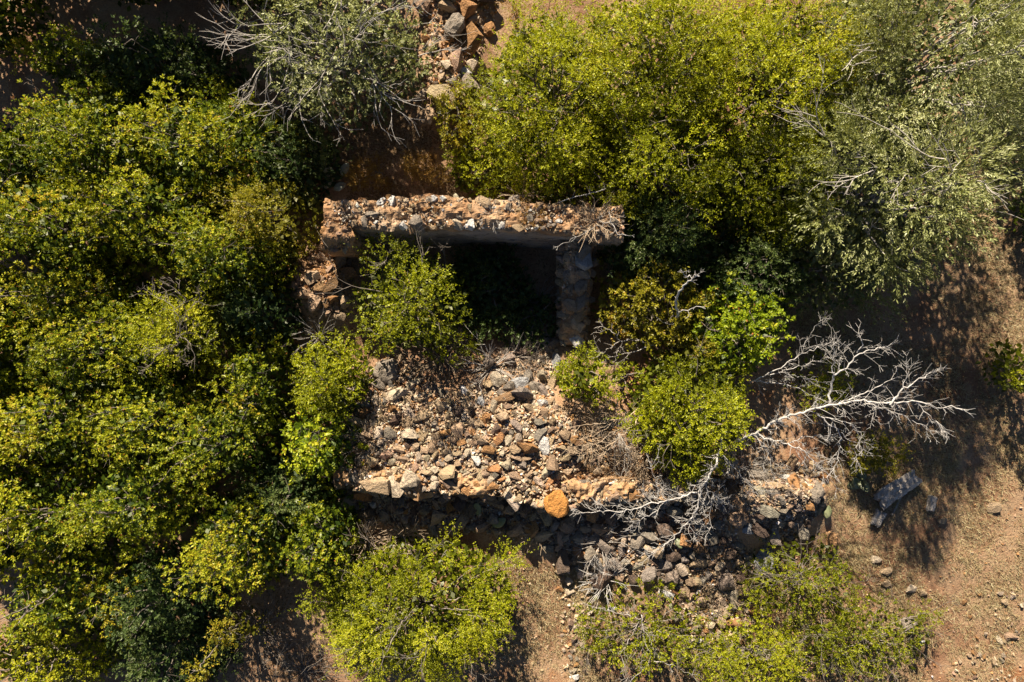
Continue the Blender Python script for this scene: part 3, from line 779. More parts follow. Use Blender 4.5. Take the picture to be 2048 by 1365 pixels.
def plant(name, label, cat, cx, cy, rx, ry, h, typ, seed, dens=1.0, hb=None, tone=0.0, group=None, bark='bark', limb_r=.035, bare=0, spread=.6, gap=.6, wild=1.0):
    T = dict(TYPES[typ]); rng = np.random.default_rng(seed)
    lv = rng.uniform(.84, 1.18); T['l'] *= lv; T['w'] *= lv
    zc = h * .62
    x0, y0, _ = W(cx, cy, zc)
    f = K * (H - zc) / H
    a, b = rx * f, ry * f
    z0 = gz1(x0, y0)
    hb = h * .25 if hb is None else hb
    # lobes
    n = max(5, int(math.pi * a * b / (T['lobe'] ** 2 * 1.9)))
    cand = []
    for i in range(n):
        best = None
        for _ in range(8):
            r = math.sqrt(rng.random()); th = rng.uniform(0, 6.283)
            q = np.array([r * math.cos(th), r * math.sin(th)])
            dmin = min([np.hypot(*(q - c)) for c in cand], default=9)
            if best is None or dmin > best[0]: best = (dmin, q)
        cand.append(best[1])
    Q = np.array(cand); rr = np.hypot(Q[:, 0], Q[:, 1])
    rl = T['lobe'] * rng.uniform(.5, 1.35, n) * min(1.15, max(.55, math.sqrt(a * b) * 1.1))
    thq = np.arctan2(Q[:, 1], Q[:, 0]); p5 = rng.uniform(0, 6.28, 3)
    edge = 1 + wild * (.13 * np.sin(2 * thq + p5[0]) + .12 * np.sin(3 * thq + p5[1]) + .08 * np.sin(5 * thq + p5[2]))
    jit = rng.uniform(.82, 1.10, n) * edge
    LC = np.stack([Q[:, 0] * (a - rl * .6) * jit, Q[:, 1] * (b - rl * .6) * jit, hb + (h - hb) * (1 - spread * rr ** 2) - rl * .75 + rng.normal(0, .20 * wild, n) * h / 2.5], -1)
    LC[:, 2] = np.maximum(LC[:, 2], rl * .5 + .05)
    # sprays on and in the lobes
    larea = T['l'] * T['w'] * .5
    nleaf = int(math.pi * a * b * T['lai'] * dens / larea); ns = max(20, nleaf // T['k'])
    w = rl ** 2 * rng.choice([.04, .5, 1.0, 1.0, 1.3], n, p=[.07, .13, .5, .2, .1]); li = rng.choice(n, ns, p=w / w.sum())
    u = unit(rng.normal(size=(ns, 3)) + np.array([0, 0, .45]))
    rad = rng.uniform(.25, 1, ns) ** .55
    S = LC[li] + u * (rl[li] * rad)[:, None] * np.array([1.05, 1.05, .8])
    ph = rng.uniform(0, 6, 4)
    nz = np.sin(S[:, 0] * 5.3 + ph[0]) * np.sin(S[:, 1] * 5.9 + ph[1]) + .7 * np.sin(S[:, 0] * 11 + ph[2] + S[:, 2] * 7) * np.sin(S[:, 1] * 12.3 + ph[3])
    keep = (rng.random(ns) > gap * (nz < -.15)) & (S[:, 2] > .05)
    S, u, li = S[keep], u[keep], li[keep]; ns = len(S)
    outw = unit(np.stack([S[:, 0] / a, S[:, 1] / b, np.full(ns, .25)], -1))
    D = unit(u * .75 + outw * T['out'] + np.array([0, 0, .3]) + rng.normal(0, .35, (ns, 3)))
    Ls = T['s'] * rng.uniform(.6, 1.35, ns) * np.where(rng.random(ns) < .07, 2.1, 1.0)
    k = T['k']
    # leaves
    Dk = np.repeat(D, k, 0); Sk = np.repeat(S, k, 0); Lk = np.repeat(Ls, k)
    t = T['cl'] + (1 - T['cl']) * rng.random(ns * k)
    perp = unit(np.cross(Dk, rng.normal(size=(ns * k, 3))))
    P0 = Sk + Dk * (Lk * t)[:, None] + perp * .006
    ax = unit(Dk * (.55 + .9 * (T['out'] > .8)) + perp * .85 + np.array([0, 0, .12]))
    nrm = rng.normal(0, .50, (ns * k, 3)) + np.array([-.15, .5, .75]) + Dk * .25
    side = unit(np.cross(ax, nrm)); up = np.cross(side, ax)
    ll = T['l'] * rng.uniform(.65, 1.25, ns * k); ww = T['w'] * rng.uniform(.75, 1.2, ns * k)
    mid = P0 + ax * (ll * .48)[:, None] + up * (ll * .04)[:, None]
    V = np.stack([P0, mid + side * (ww * .5)[:, None], P0 + ax * ll[:, None] - up * (ll * .08)[:, None], mid - side * (ww * .5)[:, None]], 1).reshape(-1, 3)
    F = np.arange(ns * k * 4).reshape(-1, 4)
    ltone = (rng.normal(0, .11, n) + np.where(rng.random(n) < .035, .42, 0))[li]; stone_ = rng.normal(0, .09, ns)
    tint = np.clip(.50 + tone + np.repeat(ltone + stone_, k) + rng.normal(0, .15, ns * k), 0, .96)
    tint[rng.random(ns * k) < .012] = 1.0
    # larger filler leaves in the crown's depth and flanks, tinted dark as inner shade
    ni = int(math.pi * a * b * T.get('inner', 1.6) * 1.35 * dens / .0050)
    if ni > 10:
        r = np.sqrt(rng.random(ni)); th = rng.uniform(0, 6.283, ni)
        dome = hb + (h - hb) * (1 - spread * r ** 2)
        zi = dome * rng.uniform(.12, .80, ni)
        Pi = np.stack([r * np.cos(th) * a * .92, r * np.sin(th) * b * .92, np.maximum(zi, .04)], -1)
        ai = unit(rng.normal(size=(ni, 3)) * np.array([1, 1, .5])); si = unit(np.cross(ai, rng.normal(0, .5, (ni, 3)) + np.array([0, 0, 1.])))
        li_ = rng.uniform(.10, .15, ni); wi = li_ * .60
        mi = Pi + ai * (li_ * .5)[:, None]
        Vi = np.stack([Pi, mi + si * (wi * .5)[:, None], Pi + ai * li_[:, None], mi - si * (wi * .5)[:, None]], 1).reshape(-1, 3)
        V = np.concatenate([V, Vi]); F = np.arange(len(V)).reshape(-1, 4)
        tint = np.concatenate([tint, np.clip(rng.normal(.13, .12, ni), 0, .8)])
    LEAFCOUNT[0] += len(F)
    root = thing(name, (x0, y0, z0), label, cat, group)
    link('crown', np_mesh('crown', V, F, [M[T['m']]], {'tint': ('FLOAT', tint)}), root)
    # trunk, limbs and twigs
    lines = []; top = np.array([rng.normal(0, .06), rng.normal(0, .06), max(.12, h * .22)])
    tr = limb_r * (.7 + .25 * h)
    tl = [smooth_line(np.array([[0, 0, -.1], top * .5 + rng.normal(0, .03, 3), top]), [tr * 1.35, tr * 1.1, tr], rng, .08, .006)]
    V, F = tubes(tl, 8)
    trunk = link('trunk', np_mesh('trunk', V, F, [M[bark]], smooth=True), root)
    for c, r in zip(LC, rl):
        m = top * .45 + c * .55 + np.array([0, 0, .12 * h]) * .3 + rng.normal(0, .07, 3)
        q, rd = smooth_line(np.array([top, m, c]), [tr * .55, tr * .32, .008], rng, .1, .012)
        lines.append((q, rd))
    tw = []
    for c, r in zip(LC, rl):
        for _ in range(2):
            d = unit(rng.normal(size=3) + np.array([0, 0, .5])); twig_rec(rng, c, d, r * rng.uniform(.7, 1.05), .006, 1, tw, .3, (1, 3))
    for _ in range(bare):      # bare grey shoots sticking out of the foliage
        i = rng.integers(n); d = unit(np.array([LC[i, 0] / a, LC[i, 1] / b, .25]) + rng.normal(0, .35, 3))
        twig_rec(rng, LC[i] + d * rl[i] * .4, d, rng.uniform(.5, .95) * min(1, .3 + h / 3.5), .004 + .0022 * h, 2, tw, .25, (2, 4), (.3, .8))
    V, F = tubes(lines, 4); lo = link('limbs', np_mesh('limbs', V, F, [M[bark]], smooth=True), root)
    V, F = tubes(tw, 3); link('twigs', np_mesh('twigs', V, F, [M[bark]], smooth=True), lo, kind='stuff')
    return root

GL = 'broad-leaved shrubs of the western thicket'
TH = [
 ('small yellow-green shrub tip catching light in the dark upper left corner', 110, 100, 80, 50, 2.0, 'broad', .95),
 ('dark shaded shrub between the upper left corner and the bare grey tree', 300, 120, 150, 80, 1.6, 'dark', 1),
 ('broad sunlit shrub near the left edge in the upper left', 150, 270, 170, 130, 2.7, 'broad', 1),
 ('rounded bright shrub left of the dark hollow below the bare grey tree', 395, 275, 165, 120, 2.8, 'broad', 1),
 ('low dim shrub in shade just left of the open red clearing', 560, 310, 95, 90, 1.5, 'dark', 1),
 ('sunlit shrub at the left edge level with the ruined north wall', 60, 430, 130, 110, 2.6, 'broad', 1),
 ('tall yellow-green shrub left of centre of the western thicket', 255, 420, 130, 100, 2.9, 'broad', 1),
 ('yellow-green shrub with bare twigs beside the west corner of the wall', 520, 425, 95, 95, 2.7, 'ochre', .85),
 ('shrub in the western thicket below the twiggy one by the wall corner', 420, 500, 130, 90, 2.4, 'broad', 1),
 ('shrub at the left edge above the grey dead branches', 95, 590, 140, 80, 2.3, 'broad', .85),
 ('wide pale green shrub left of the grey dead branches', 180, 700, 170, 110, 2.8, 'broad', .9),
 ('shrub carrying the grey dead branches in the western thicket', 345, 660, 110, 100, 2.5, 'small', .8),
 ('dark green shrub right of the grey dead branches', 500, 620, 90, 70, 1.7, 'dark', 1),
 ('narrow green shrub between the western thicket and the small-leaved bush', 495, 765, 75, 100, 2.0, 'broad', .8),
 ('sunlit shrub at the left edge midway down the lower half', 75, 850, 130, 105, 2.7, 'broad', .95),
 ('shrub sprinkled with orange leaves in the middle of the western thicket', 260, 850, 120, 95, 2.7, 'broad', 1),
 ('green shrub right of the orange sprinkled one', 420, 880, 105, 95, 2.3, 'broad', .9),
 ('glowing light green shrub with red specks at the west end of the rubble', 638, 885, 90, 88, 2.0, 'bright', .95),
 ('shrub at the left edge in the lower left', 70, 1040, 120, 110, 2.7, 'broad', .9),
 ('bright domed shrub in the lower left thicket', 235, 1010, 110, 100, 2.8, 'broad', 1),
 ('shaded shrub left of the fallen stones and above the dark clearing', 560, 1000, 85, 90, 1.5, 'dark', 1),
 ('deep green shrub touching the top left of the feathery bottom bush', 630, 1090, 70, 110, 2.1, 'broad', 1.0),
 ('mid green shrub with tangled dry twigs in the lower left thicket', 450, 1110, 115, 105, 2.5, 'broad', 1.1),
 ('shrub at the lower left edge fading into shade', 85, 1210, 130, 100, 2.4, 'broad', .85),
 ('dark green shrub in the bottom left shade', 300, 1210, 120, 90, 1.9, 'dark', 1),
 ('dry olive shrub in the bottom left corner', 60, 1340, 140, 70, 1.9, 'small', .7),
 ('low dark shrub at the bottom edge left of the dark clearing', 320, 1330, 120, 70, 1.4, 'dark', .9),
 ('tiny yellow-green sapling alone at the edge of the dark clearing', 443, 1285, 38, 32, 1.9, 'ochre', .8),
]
for i, (lab, cx, cy, rx, ry, h, ty, de) in enumerate(TH):
    plant('thicket_shrub', lab, 'shrub', cx, cy, rx * 1.08, ry * 1.08, h * (1.0 + .12 * math.sin(i * 1.7)), ty, 1000 + i, de, group=GL, tone=.15 + .09 * math.sin(i * 2.3), spread=.88, hb=.1, wild=1.25)

plant('feathery_bush', 'small-leaved olive bush left of the rubble heap', 'bush', 660, 755, 78, 84, 1.8, 'small', 2001, 1.1, tone=-.02)
plant('feathery_bush', 'round feathery bush growing inside the ruin below the north wall', 'bush', 815, 598, 125, 104, 2.3, 'fine', 2002, .75, tone=-.12, spread=.5, wild=1.4, bare=4)
plant('feathery_bush', 'large feathery yellow-green bush at the bottom below the fallen stones', 'bush', 830, 1242, 212, 148, 2.1, 'fine', 2003, .9, tone=-.03, bare=14, wild=1.35, spread=.75)
plant('grey_twigged_tree', 'half bare grey tree with pale branches at the top edge', 'tree', 655, 85, 185, 130, 3.3, 'greysparse', 2004, 1.0, bark='bark_pale', bare=46, tone=.10, hb=.9)
GT = 'bright yellow-green trees behind the north wall'
plant('green_tree', 'bright green tree crown right of the boulder ridge', 'tree', 1105, 200, 150, 215, 2.7, 'fine', 2005, 1.05, group=GT, tone=.12)
plant('green_tree', 'yellow-green tree crown in the middle of the top edge', 'tree', 1320, 110, 185, 180, 3.2, 'fine', 2006, 1.0, group=GT, tone=.12)
plant('green_tree', 'golden-green tree crown touching the grey-green tree at upper right', 'tree', 1565, 150, 175, 205, 3.1, 'fine', 2007, 1.0, group=GT, tone=.15)
plant('green_tree', 'lower green crown hanging over the east end of the north wall', 'tree', 1325, 315, 165, 130, 2.6, 'fine', 2008, 1.0, group=GT, tone=-.02)
plant('green_tree', 'shaded green crown below the golden one', 'tree', 1530, 350, 155, 120, 2.3, 'fine', 2009, 1.0, group=GT, tone=-.08)
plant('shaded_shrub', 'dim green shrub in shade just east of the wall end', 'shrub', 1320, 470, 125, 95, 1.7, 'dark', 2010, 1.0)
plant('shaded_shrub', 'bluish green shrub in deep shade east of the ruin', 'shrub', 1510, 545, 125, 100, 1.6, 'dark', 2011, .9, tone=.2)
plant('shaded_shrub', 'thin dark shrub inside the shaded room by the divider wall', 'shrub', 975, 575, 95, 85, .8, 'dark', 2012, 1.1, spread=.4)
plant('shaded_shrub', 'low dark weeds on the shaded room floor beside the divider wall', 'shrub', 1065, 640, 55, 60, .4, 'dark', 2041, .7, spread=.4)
plant('shaded_shrub', 'dim weeds between the feathery bush and the rubble heap', 'shrub', 905, 690, 55, 40, .6, 'sparse', 2042, .9)
plant('olive_tree', 'grey-green tree with streaming twigs at the upper right', 'tree', 1855, 120, 235, 220, 4.2, 'grey', 2013, 1.15, bare=10, hb=1.2, bark='bark_pale', tone=.16, spread=.35)
plant('olive_tree', 'grey-green tree with bare grey crotch leaning over the red soil', 'tree', 1805, 375, 205, 195, 4.1, 'grey', 2014, 1.1, bare=12, hb=1.3, bark='bark_pale', tone=.12)
plant('olive_shrub', 'grey-green shrub at the top edge between the golden and grey-green trees', 'shrub', 1770, 30, 120, 95, 2.3, 'grey', 2043, 1.0, tone=.1, hb=.2)
plant('olive_shrub', 'thin grey-green shrub casting dappled shade on the red slope', 'shrub', 1690, 525, 150, 95, 1.9, 'grey', 2015, .6, tone=-.15)
plant('ochre_shrub', 'yellowing shrub with dead snag above it east of the divider wall', 'shrub', 1310, 605, 115, 90, 1.9, 'ochre', 2016, .8)
plant('ochre_shrub', 'sunlit round green shrub east of the dead snag', 'shrub', 1478, 655, 105, 105, 1.9, 'bright', 2017, 1.0, wild=1.4)
plant('ochre_shrub', 'dense mustard-green bush above the south wall', 'bush', 1378, 815, 122, 115, 1.7, 'small', 2018, 1.15, tone=-.06, wild=1.6, bare=5)
plant('ochre_shrub', 'yellow shrub behind the dense mustard-green bush', 'shrub', 1360, 700, 75, 50, 1.5, 'ochre', 2019, .7)
plant('low_shrub', 'small fresh green bush beside the divider wall foot', 'bush', 1165, 757, 52, 46, 1.6, 'small', 2020, .9)
plant('low_shrub', 'loose olive shrub between the small bush and the mustard-green bush', 'shrub', 1245, 760, 60, 50, 1.1, 'sparse', 2021, .8)
plant('low_shrub', 'thin green shrub under the upper fallen white branches', 'shrub', 1650, 760, 70, 60, .8, 'sparse', 2022, .9)
plant('low_shrub', 'small green clump beside the grey log', 'shrub', 1755, 910, 50, 38, .9, 'ochre', 2023, .9)
plant('low_shrub', 'green bush cut by the right edge of the picture', 'bush', 2062, 735, 42, 55, 1.6, 'small', 2024, 1.0)
plant('low_shrub', 'thin low shrub threaded by grey forked branches at the bottom', 'shrub', 1285, 1260, 120, 95, .9, 'sparse', 2025, .9, bare=10)
plant('low_shrub', 'wiry green shrub left of the shadowed bare soil at lower right', 'shrub', 1610, 1165, 112, 92, 1.0, 'sparse', 2026, 1.05, bare=18, wild=1.5, tone=-.1)
plant('low_shrub', 'wide wiry yellow-green shrub along the bottom edge', 'shrub', 1520, 1318, 185, 75, .9, 'sparse', 2027, 1.1, bare=20, wild=1.5, tone=.06)
plant('low_shrub', 'wiry green shrub at the bottom right reaching onto bare soil', 'shrub', 1745, 1285, 150, 80, .8, 'sparse', 2028, .9, bare=16, wild=1.5, tone=-.1)
plant('straw_shrub', 'yellow and straw coloured shrub beside the boulder ridge', 'shrub', 925, 235, 60, 70, 1.1, 'ochre', 2029, .6, tone=.1)
plant('straw_shrub', 'olive shrub at the edge of the clearing behind the north wall', 'shrub', 965, 340, 65, 55, .9, 'small', 2030, .8)
plant('dry_plant', 'rusty orange dry plant on the red clearing, right one', 'dry plant', 848, 345, 50, 36, .55, 'dry', 2031, 1.5)
plant('dry_plant', 'rusty orange dry plant on the red clearing, left one', 'dry plant', 750, 345, 52, 38, .55, 'dry', 2032, 1.4)
plant('dry_plant', 'orange dry bush at the left rim of the bright trees', 'dry plant', 1035, 25, 24, 34, 1.0, 'dry', 2033, 1.0)
plant('dry_plant', 'dry golden tuft on top of the north wall', 'dry plant', 1060, 436, 30, 22, 2.05, 'dry', 2034, .45, hb=1.8)
# trees just beyond the frame whose shade falls into the picture
for i, (lab, cx, cy, rx, ry, h) in enumerate([('tall tree far beyond the top left corner', 0, -330, 230, 170, 3.8), ('tall tree beyond the top edge left of the grey tree', 330, -330, 190, 170, 3.8),
        ('tree just beyond the top edge behind the grey tree', 600, -250, 150, 120, 3.6), ('broad tree beyond the top edge above the thicket', 170, -170, 150, 90, 3.2), ('broad tree beyond the top edge near the grey tree', 430, -150, 120, 80, 3.2), ('tree beyond the upper left corner', -160, -60, 160, 120, 3.0), ('shrub just beyond the left edge in the upper half', -90, 360, 110, 150, 2.4), ('shrub just beyond the left edge in the middle', -90, 680, 110, 170, 2.4), ('shrub just beyond the left edge in the lower half', -90, 1010, 110, 180, 2.4), ('tree beyond the top right corner', 2190, -40, 150, 150, 3.6), ('tree beyond the right edge shading the slope', 2280, 380, 110, 110, 3.4)]):
    plant('outer_tree', lab, 'tree', cx, cy, rx, ry, h, 'outer', 2100 + i, .8)

# ------------------------------------------------------------------ dead wood
D = M['dead']
dead_tree('dead_tree', 'bleached white dead tree leaning over the bare slope at the right', [
    ([(1450, 905, .6), (1475, 880, 1.0), (1510, 868, 1.4), (1565, 836, 1.75), (1640, 815, 2.1), (1720, 802, 2.4), (1790, 806, 2.65), (1832, 800, 2.75), (1870, 815, 2.9), (1912, 817, 3.0)], .052, .012),
    ([(1652, 814, 2.1), (1664, 770, 2.2), (1668, 748, 2.3), (1695, 735, 2.4), (1714, 706, 2.5), (1745, 700, 2.6), (1775, 694, 2.6)], .040, .010),
    ([(1668, 750, 2.3), (1667, 720, 2.4), (1668, 690, 2.5)], .02, .007),
    ([(1714, 706, 2.5), (1728, 690, 2.6), (1717, 668, 2.7)], .018, .007),
    ([(1640, 815, 2.1), (1700, 800, 2.2), (1750, 780, 2.3), (1782, 760, 2.4)], .03, .008),
    ([(1780, 810, 2.65), (1808, 778, 2.7), (1835, 762, 2.75), (1862, 745, 2.8)], .03, .010),
    ([(1808, 778, 2.7), (1812, 755, 2.75), (1814, 735, 2.8)], .016, .006),
    ([(1720, 803, 2.4), (1790, 825, 2.3), (1870, 862, 2.3)], .02, .006),
    ([(1635, 830, 2.05), (1683, 865, 1.9), (1680, 905, 1.8), (1668, 938, 1.8)], .024, .008),
    ([(1683, 865, 1.9), (1702, 890, 1.8), (1713, 918, 1.8)], .014, .005),
    ([(1505, 868, 1.4), (1560, 885, 1.5), (1605, 900, 1.6), (1632, 928, 1.6), (1660, 952, 1.6)], .028, .008),
    ([(1505, 868, 1.4), (1530, 895, 1.3), (1550, 928, 1.2)], .02, .007),
    ([(1575, 888, 1.5), (1610, 872, 1.7), (1655, 872, 1.8)], .016, .005),
    ([(1650, 835, 2.1), (1700, 845, 2.1), (1730, 880, 2.1)], .016, .005),
    ([(1830, 802, 2.75), (1850, 825, 2.8), (1872, 842, 2.8)], .015, .005),
], (1450, 905), D, 71, .27, 15)
dead_tree('dead_branch', 'separate bleached branch above the white dead tree, spreading from the green shrub', [
    ([(1500, 765, 1.2), (1545, 745, 1.5), (1600, 710, 1.7), (1660, 686, 1.9)], .024, .007),
    ([(1505, 762, 1.2), (1570, 768, 1.3), (1610, 785, 1.3), (1640, 798, 1.3)], .02, .006),
    ([(1600, 710, 1.7), (1618, 672, 1.9), (1642, 642, 2.1)], .011, .004),
    ([(1540, 750, 1.4), (1590, 735, 1.5), (1665, 715, 1.6)], .015, .005),
    ([(1560, 745, 1.5), (1600, 755, 1.4), (1645, 765, 1.4)], .013, .005)], (1500, 770), D, 72, .2, 12, cat='branch')
dead_tree('dead_tree', 'bleached dead tree fallen across the south wall with forked white limbs', [
    ([(1445, 870, 1.3), (1437, 920, 1.55), (1402, 980, 1.6), (1340, 1000, 1.6), (1245, 1024, 1.5), (1160, 1026, 1.4)], .045, .008),
    ([(1402, 980, 1.6), (1390, 1030, 1.5), (1345, 1080, 1.3), (1300, 1112, 1.2)], .026, .008),
    ([(1412, 968, 1.6), (1422, 1010, 1.5), (1418, 1058, 1.4)], .016, .006),
    ([(1440, 905, 1.5), (1478, 948, 1.4), (1515, 980, 1.3)], .018, .006),
    ([(1340, 1000, 1.6), (1300, 1030, 1.5), (1262, 1052, 1.4)], .014, .005),
    ([(1425, 985, 1.6), (1440, 1000, 1.5), (1458, 1008, 1.4)], .014, .005),
    ([(1330, 1000, 1.6), (1312, 970, 1.6), (1302, 935, 1.7)], .013, .005),
    ([(1395, 1025, 1.5), (1375, 1055, 1.4), (1392, 1068, 1.4)], .012, .005)], (1447, 880), D, 73, .24, 20)
dead_tree('dead_snag', 'upright grey snag with broken arms above the yellowing shrub', [
    ([(1358, 690, .1), (1355, 640, 1.2), (1352, 602, 1.9), (1362, 578, 2.2), (1386, 556, 2.5)], .05, .022),
    ([(1354, 625, 1.5), (1375, 620, 1.7), (1400, 614, 1.9)], .022, .008),
    ([(1384, 558, 2.5), (1366, 545, 2.6)], .018, .008), ([(1386, 556, 2.5), (1398, 548, 2.6)], .016, .007),
    ([(1354, 645, 1.1), (1335, 650, 1.2), (1315, 638, 1.3)], .018, .008)], (1358, 700), M['dead'], 74, .12, 4, cat='snag', twig_depth=1)
dead_tree('dead_branch', 'grey forked dead branch lying in shade right of the divider wall', [
    ([(1308, 690, .9), (1262, 706, .9), (1215, 716, .8)], .022, .009),
    ([(1300, 688, .9), (1270, 680, 1.0), (1240, 682, 1.0), (1215, 700, .9), (1190, 716, .8)], .024, .009),
    ([(1240, 682, 1.0), (1232, 666, 1.1), (1206, 654, 1.1)], .018, .008)], (1310, 692), M['bark_pale'], 75, .18, 8, cat='branch')
dead_tree('dead_branch', 'tangled grey dead branches over the east end of the rubble heap', [
    ([(1282, 815, 1.0), (1262, 830, 1.2), (1215, 845, 1.2), (1160, 852, 1.15)], .02, .006),
    ([(1280, 825, 1.0), (1268, 852, 1.2), (1225, 888, 1.2), (1198, 920, 1.1)], .026, .007),
    ([(1240, 838, 1.2), (1195, 868, 1.2), (1165, 880, 1.1)], .014, .005),
    ([(1235, 880, 1.2), (1190, 905, 1.15), (1150, 906, 1.1)], .013, .005),
    ([(1268, 850, 1.2), (1230, 860, 1.3), (1180, 900, 1.2)], .013, .005)], (1285, 818), M['dead_tan'], 76, .26, 10, cat='branch')
dead_tree('dead_branch', 'grey forked branches standing in the thin bottom shrub', [
    ([(1283, 1230, .8), (1290, 1280, .8), (1304, 1322, .7), (1262, 1362, .7)], .024, .008),
    ([(1304, 1322, .7), (1340, 1328, .7), (1385, 1350, .6)], .02, .006),
    ([(1282, 1238, .8), (1242, 1308, .7), (1252, 1345, .6)], .015, .006),
    ([(1282, 1238, .8), (1230, 1225, .8), (1180, 1212, .7)], .015, .005)], (1283, 1240), M['bark_pale'], 77, .22, 9, cat='branch')
dead_tree('dead_branch', 'thin bleached branch poking out beside the rear of the north wall', [([(1115, 407, 1.7), (1150, 396, 1.8), (1200, 382, 1.9)], .014, .008)], (1200, 385), M['dead'], 78, .12, 4, cat='branch', twig_depth=1)
dead_tree('dead_branch', 'white crooked stick on the east end of the north wall', [
    ([(1218, 425, 1.85), (1222, 440, 1.9), (1233, 470, 1.9), (1262, 472, 1.85)], .018, .008), ([(1222, 440, 1.9), (1190, 455, 1.9), (1116, 494, 1.75)], .009, .005)], (1225, 430), D, 79, .1, 4, cat='branch', twig_depth=1)
dead_tree('dead_branch', 'grey dead branches curling over the middle of the western thicket', [
    ([(355, 690, 2.3), (362, 650, 2.6), (345, 610, 2.7), (305, 590, 2.7)], .02, .006),
    ([(362, 650, 2.6), (385, 610, 2.7), (400, 595, 2.7)], .014, .005), ([(355, 690, 2.3), (320, 700, 2.6), (300, 730, 2.6)], .014, .005),
    ([(358, 670, 2.5), (385, 690, 2.6), (390, 715, 2.6)], .012, .005), ([(350, 620, 2.7), (375, 600, 2.75), (350, 578, 2.75)], .012, .005)], (355, 690), M['bark'], 80, .26, 12, cat='branch')
brush('dead_shrub', 'grey dead shrub radiating in shade above the rubble heap', 985, 735, 26, .62, M['bark_pale'], 81, up=.8, r=.010, depth=1)
brush('dead_shrub', 'bleached spiky dead shrub on the east end of the north wall', 1190, 445, 34, .42, M['dead_tan'], 82, up=.9, r=.006, zbase=1.68)
brush('dead_shrub', 'thin grey dead twigs on the middle of the north wall', 985, 430, 14, .22, M['bark_pale'], 83, zbase=1.78, r=.004)
brush('dead_shrub', 'pale dead brush above the feathery bottom bush, left clump', 735, 1075, 40, .60, M['dead_tan'], 84, up=1.3, r=.008)
brush('dead_shrub', 'pale dead brush above the feathery bottom bush, right clump', 805, 1072, 36, .55, M['dead_tan'], 85, up=1.3, r=.007)
brush('dead_shrub', 'straw coloured dead brush hugging the left rim of the feathery bottom bush', 738, 1098, 22, .35, M['dead_tan'], 86, up=.7, r=.006)
brush('dead_shrub', 'silvery dead brush sweeping up left of the thin bottom shrub', 1215, 1160, 34, .62, M['dead'], 87, up=1.0, r=.009, lean=(-.6, .6))
brush('dead_shrub', 'grey ghostly dead brush in the shade above the silvery one', 1205, 1085, 22, .55, M['bark_pale'], 88, up=.5, r=.007)
brush('dead_shrub', 'small dead bush throwing a long shadow on the track', 1072, 1068, 18, .30, M['dead_tan'], 89, up=1.0, r=.007)
brush('dead_shrub', 'fine grey dead brush around the broken east corner', 1490, 940, 46, .50, M['bark_pale'], 90, up=.8, r=.005, depth=2)
brush('dead_shrub', 'straw coloured tangle at the right rim of the rubble heap', 1140, 825, 26, .42, M['dead_tan'], 91, up=.6, r=.006)
brush('dead_shrub', 'dry tangle on the rubble heap beside the white block', 1180, 880, 26, .45, M['dead_tan'], 92, up=.6, r=.006, depth=2)
brush('dead_shrub', 'bare twiggy bush at the left edge of the rubble heap', 735, 880, 30, .4, M['bark'], 93, up=.8, r=.006, depth=2)
brush('dead_shrub', 'brown dead twigs behind the rear edge of the north wall', 1045, 392, 20, .35, M['dead_tan'], 94, up=.9, r=.005, zbase=1.2)
brush('dead_shrub', 'dry twigs on the dark clearing at the bottom left', 560, 1310, 16, .6, M['bark'], 95, up=.2, r=.006)
brush('dead_shrub', 'grey tangle deep in the crotch of the grey-green tree', 1680, 330, 40, .6, M['bark_pale'], 96, up=.8, r=.008, depth=2, zbase=1.7)
brush('dead_shrub', 'thin dead twigs above the small-leaved olive bush', 640, 672, 18, .4, M['bark_pale'], 97, up=.9, r=.005, zbase=.9)
brush('dead_shrub', 'flat dead twigs among loose stones between the bottom shrubs', 1440, 1180, 22, .5, M['dead_tan'], 98, up=.3, r=.006)

brush('dead_shrub', 'brown tangle of dead twigs in the shade under the mustard-green bush', 1300, 905, 44, .55, M['dead_tan'], 99, up=.5, r=.006, depth=2)
brush('dead_shrub', 'grey dead brush left of the mustard-green bush', 1235, 860, 40, .55, M['bark_pale'], 101, up=.5, r=.006, depth=2)
brush('dead_shrub', 'dark dead brushwood on the shaded clearing near the bottom edge', 520, 1260, 30, .7, M['bark'], 102, up=.3, r=.007, depth=2)
brush('dead_shrub', 'grey dead brushwood at the bottom edge left of the feathery bush', 610, 1345, 26, .6, M['bark'], 103, up=.3, r=.007, depth=2)

brush('dead_shrub', 'dry brown twigs at the upper left rim of the rubble heap', 880, 715, 40, .5, M['dead_tan'], 104, up=.6, r=.006, depth=2)
brush('dead_shrub', 'pale thorny twigs on the shaded room floor by the divider wall', 1075, 605, 20, .4, M['bark_pale'], 105, up=.7, r=.005)
brush('dead_shrub', 'brown dry twigs right of the grey dead shrub', 1035, 715, 30, .42, M['bark'], 106, up=.6, r=.005, depth=2)
brush('dead_shrub', 'straw tangle above the right part of the south wall', 1250, 945, 36, .45, M['dead_tan'], 107, up=.5, r=.005, depth=2)

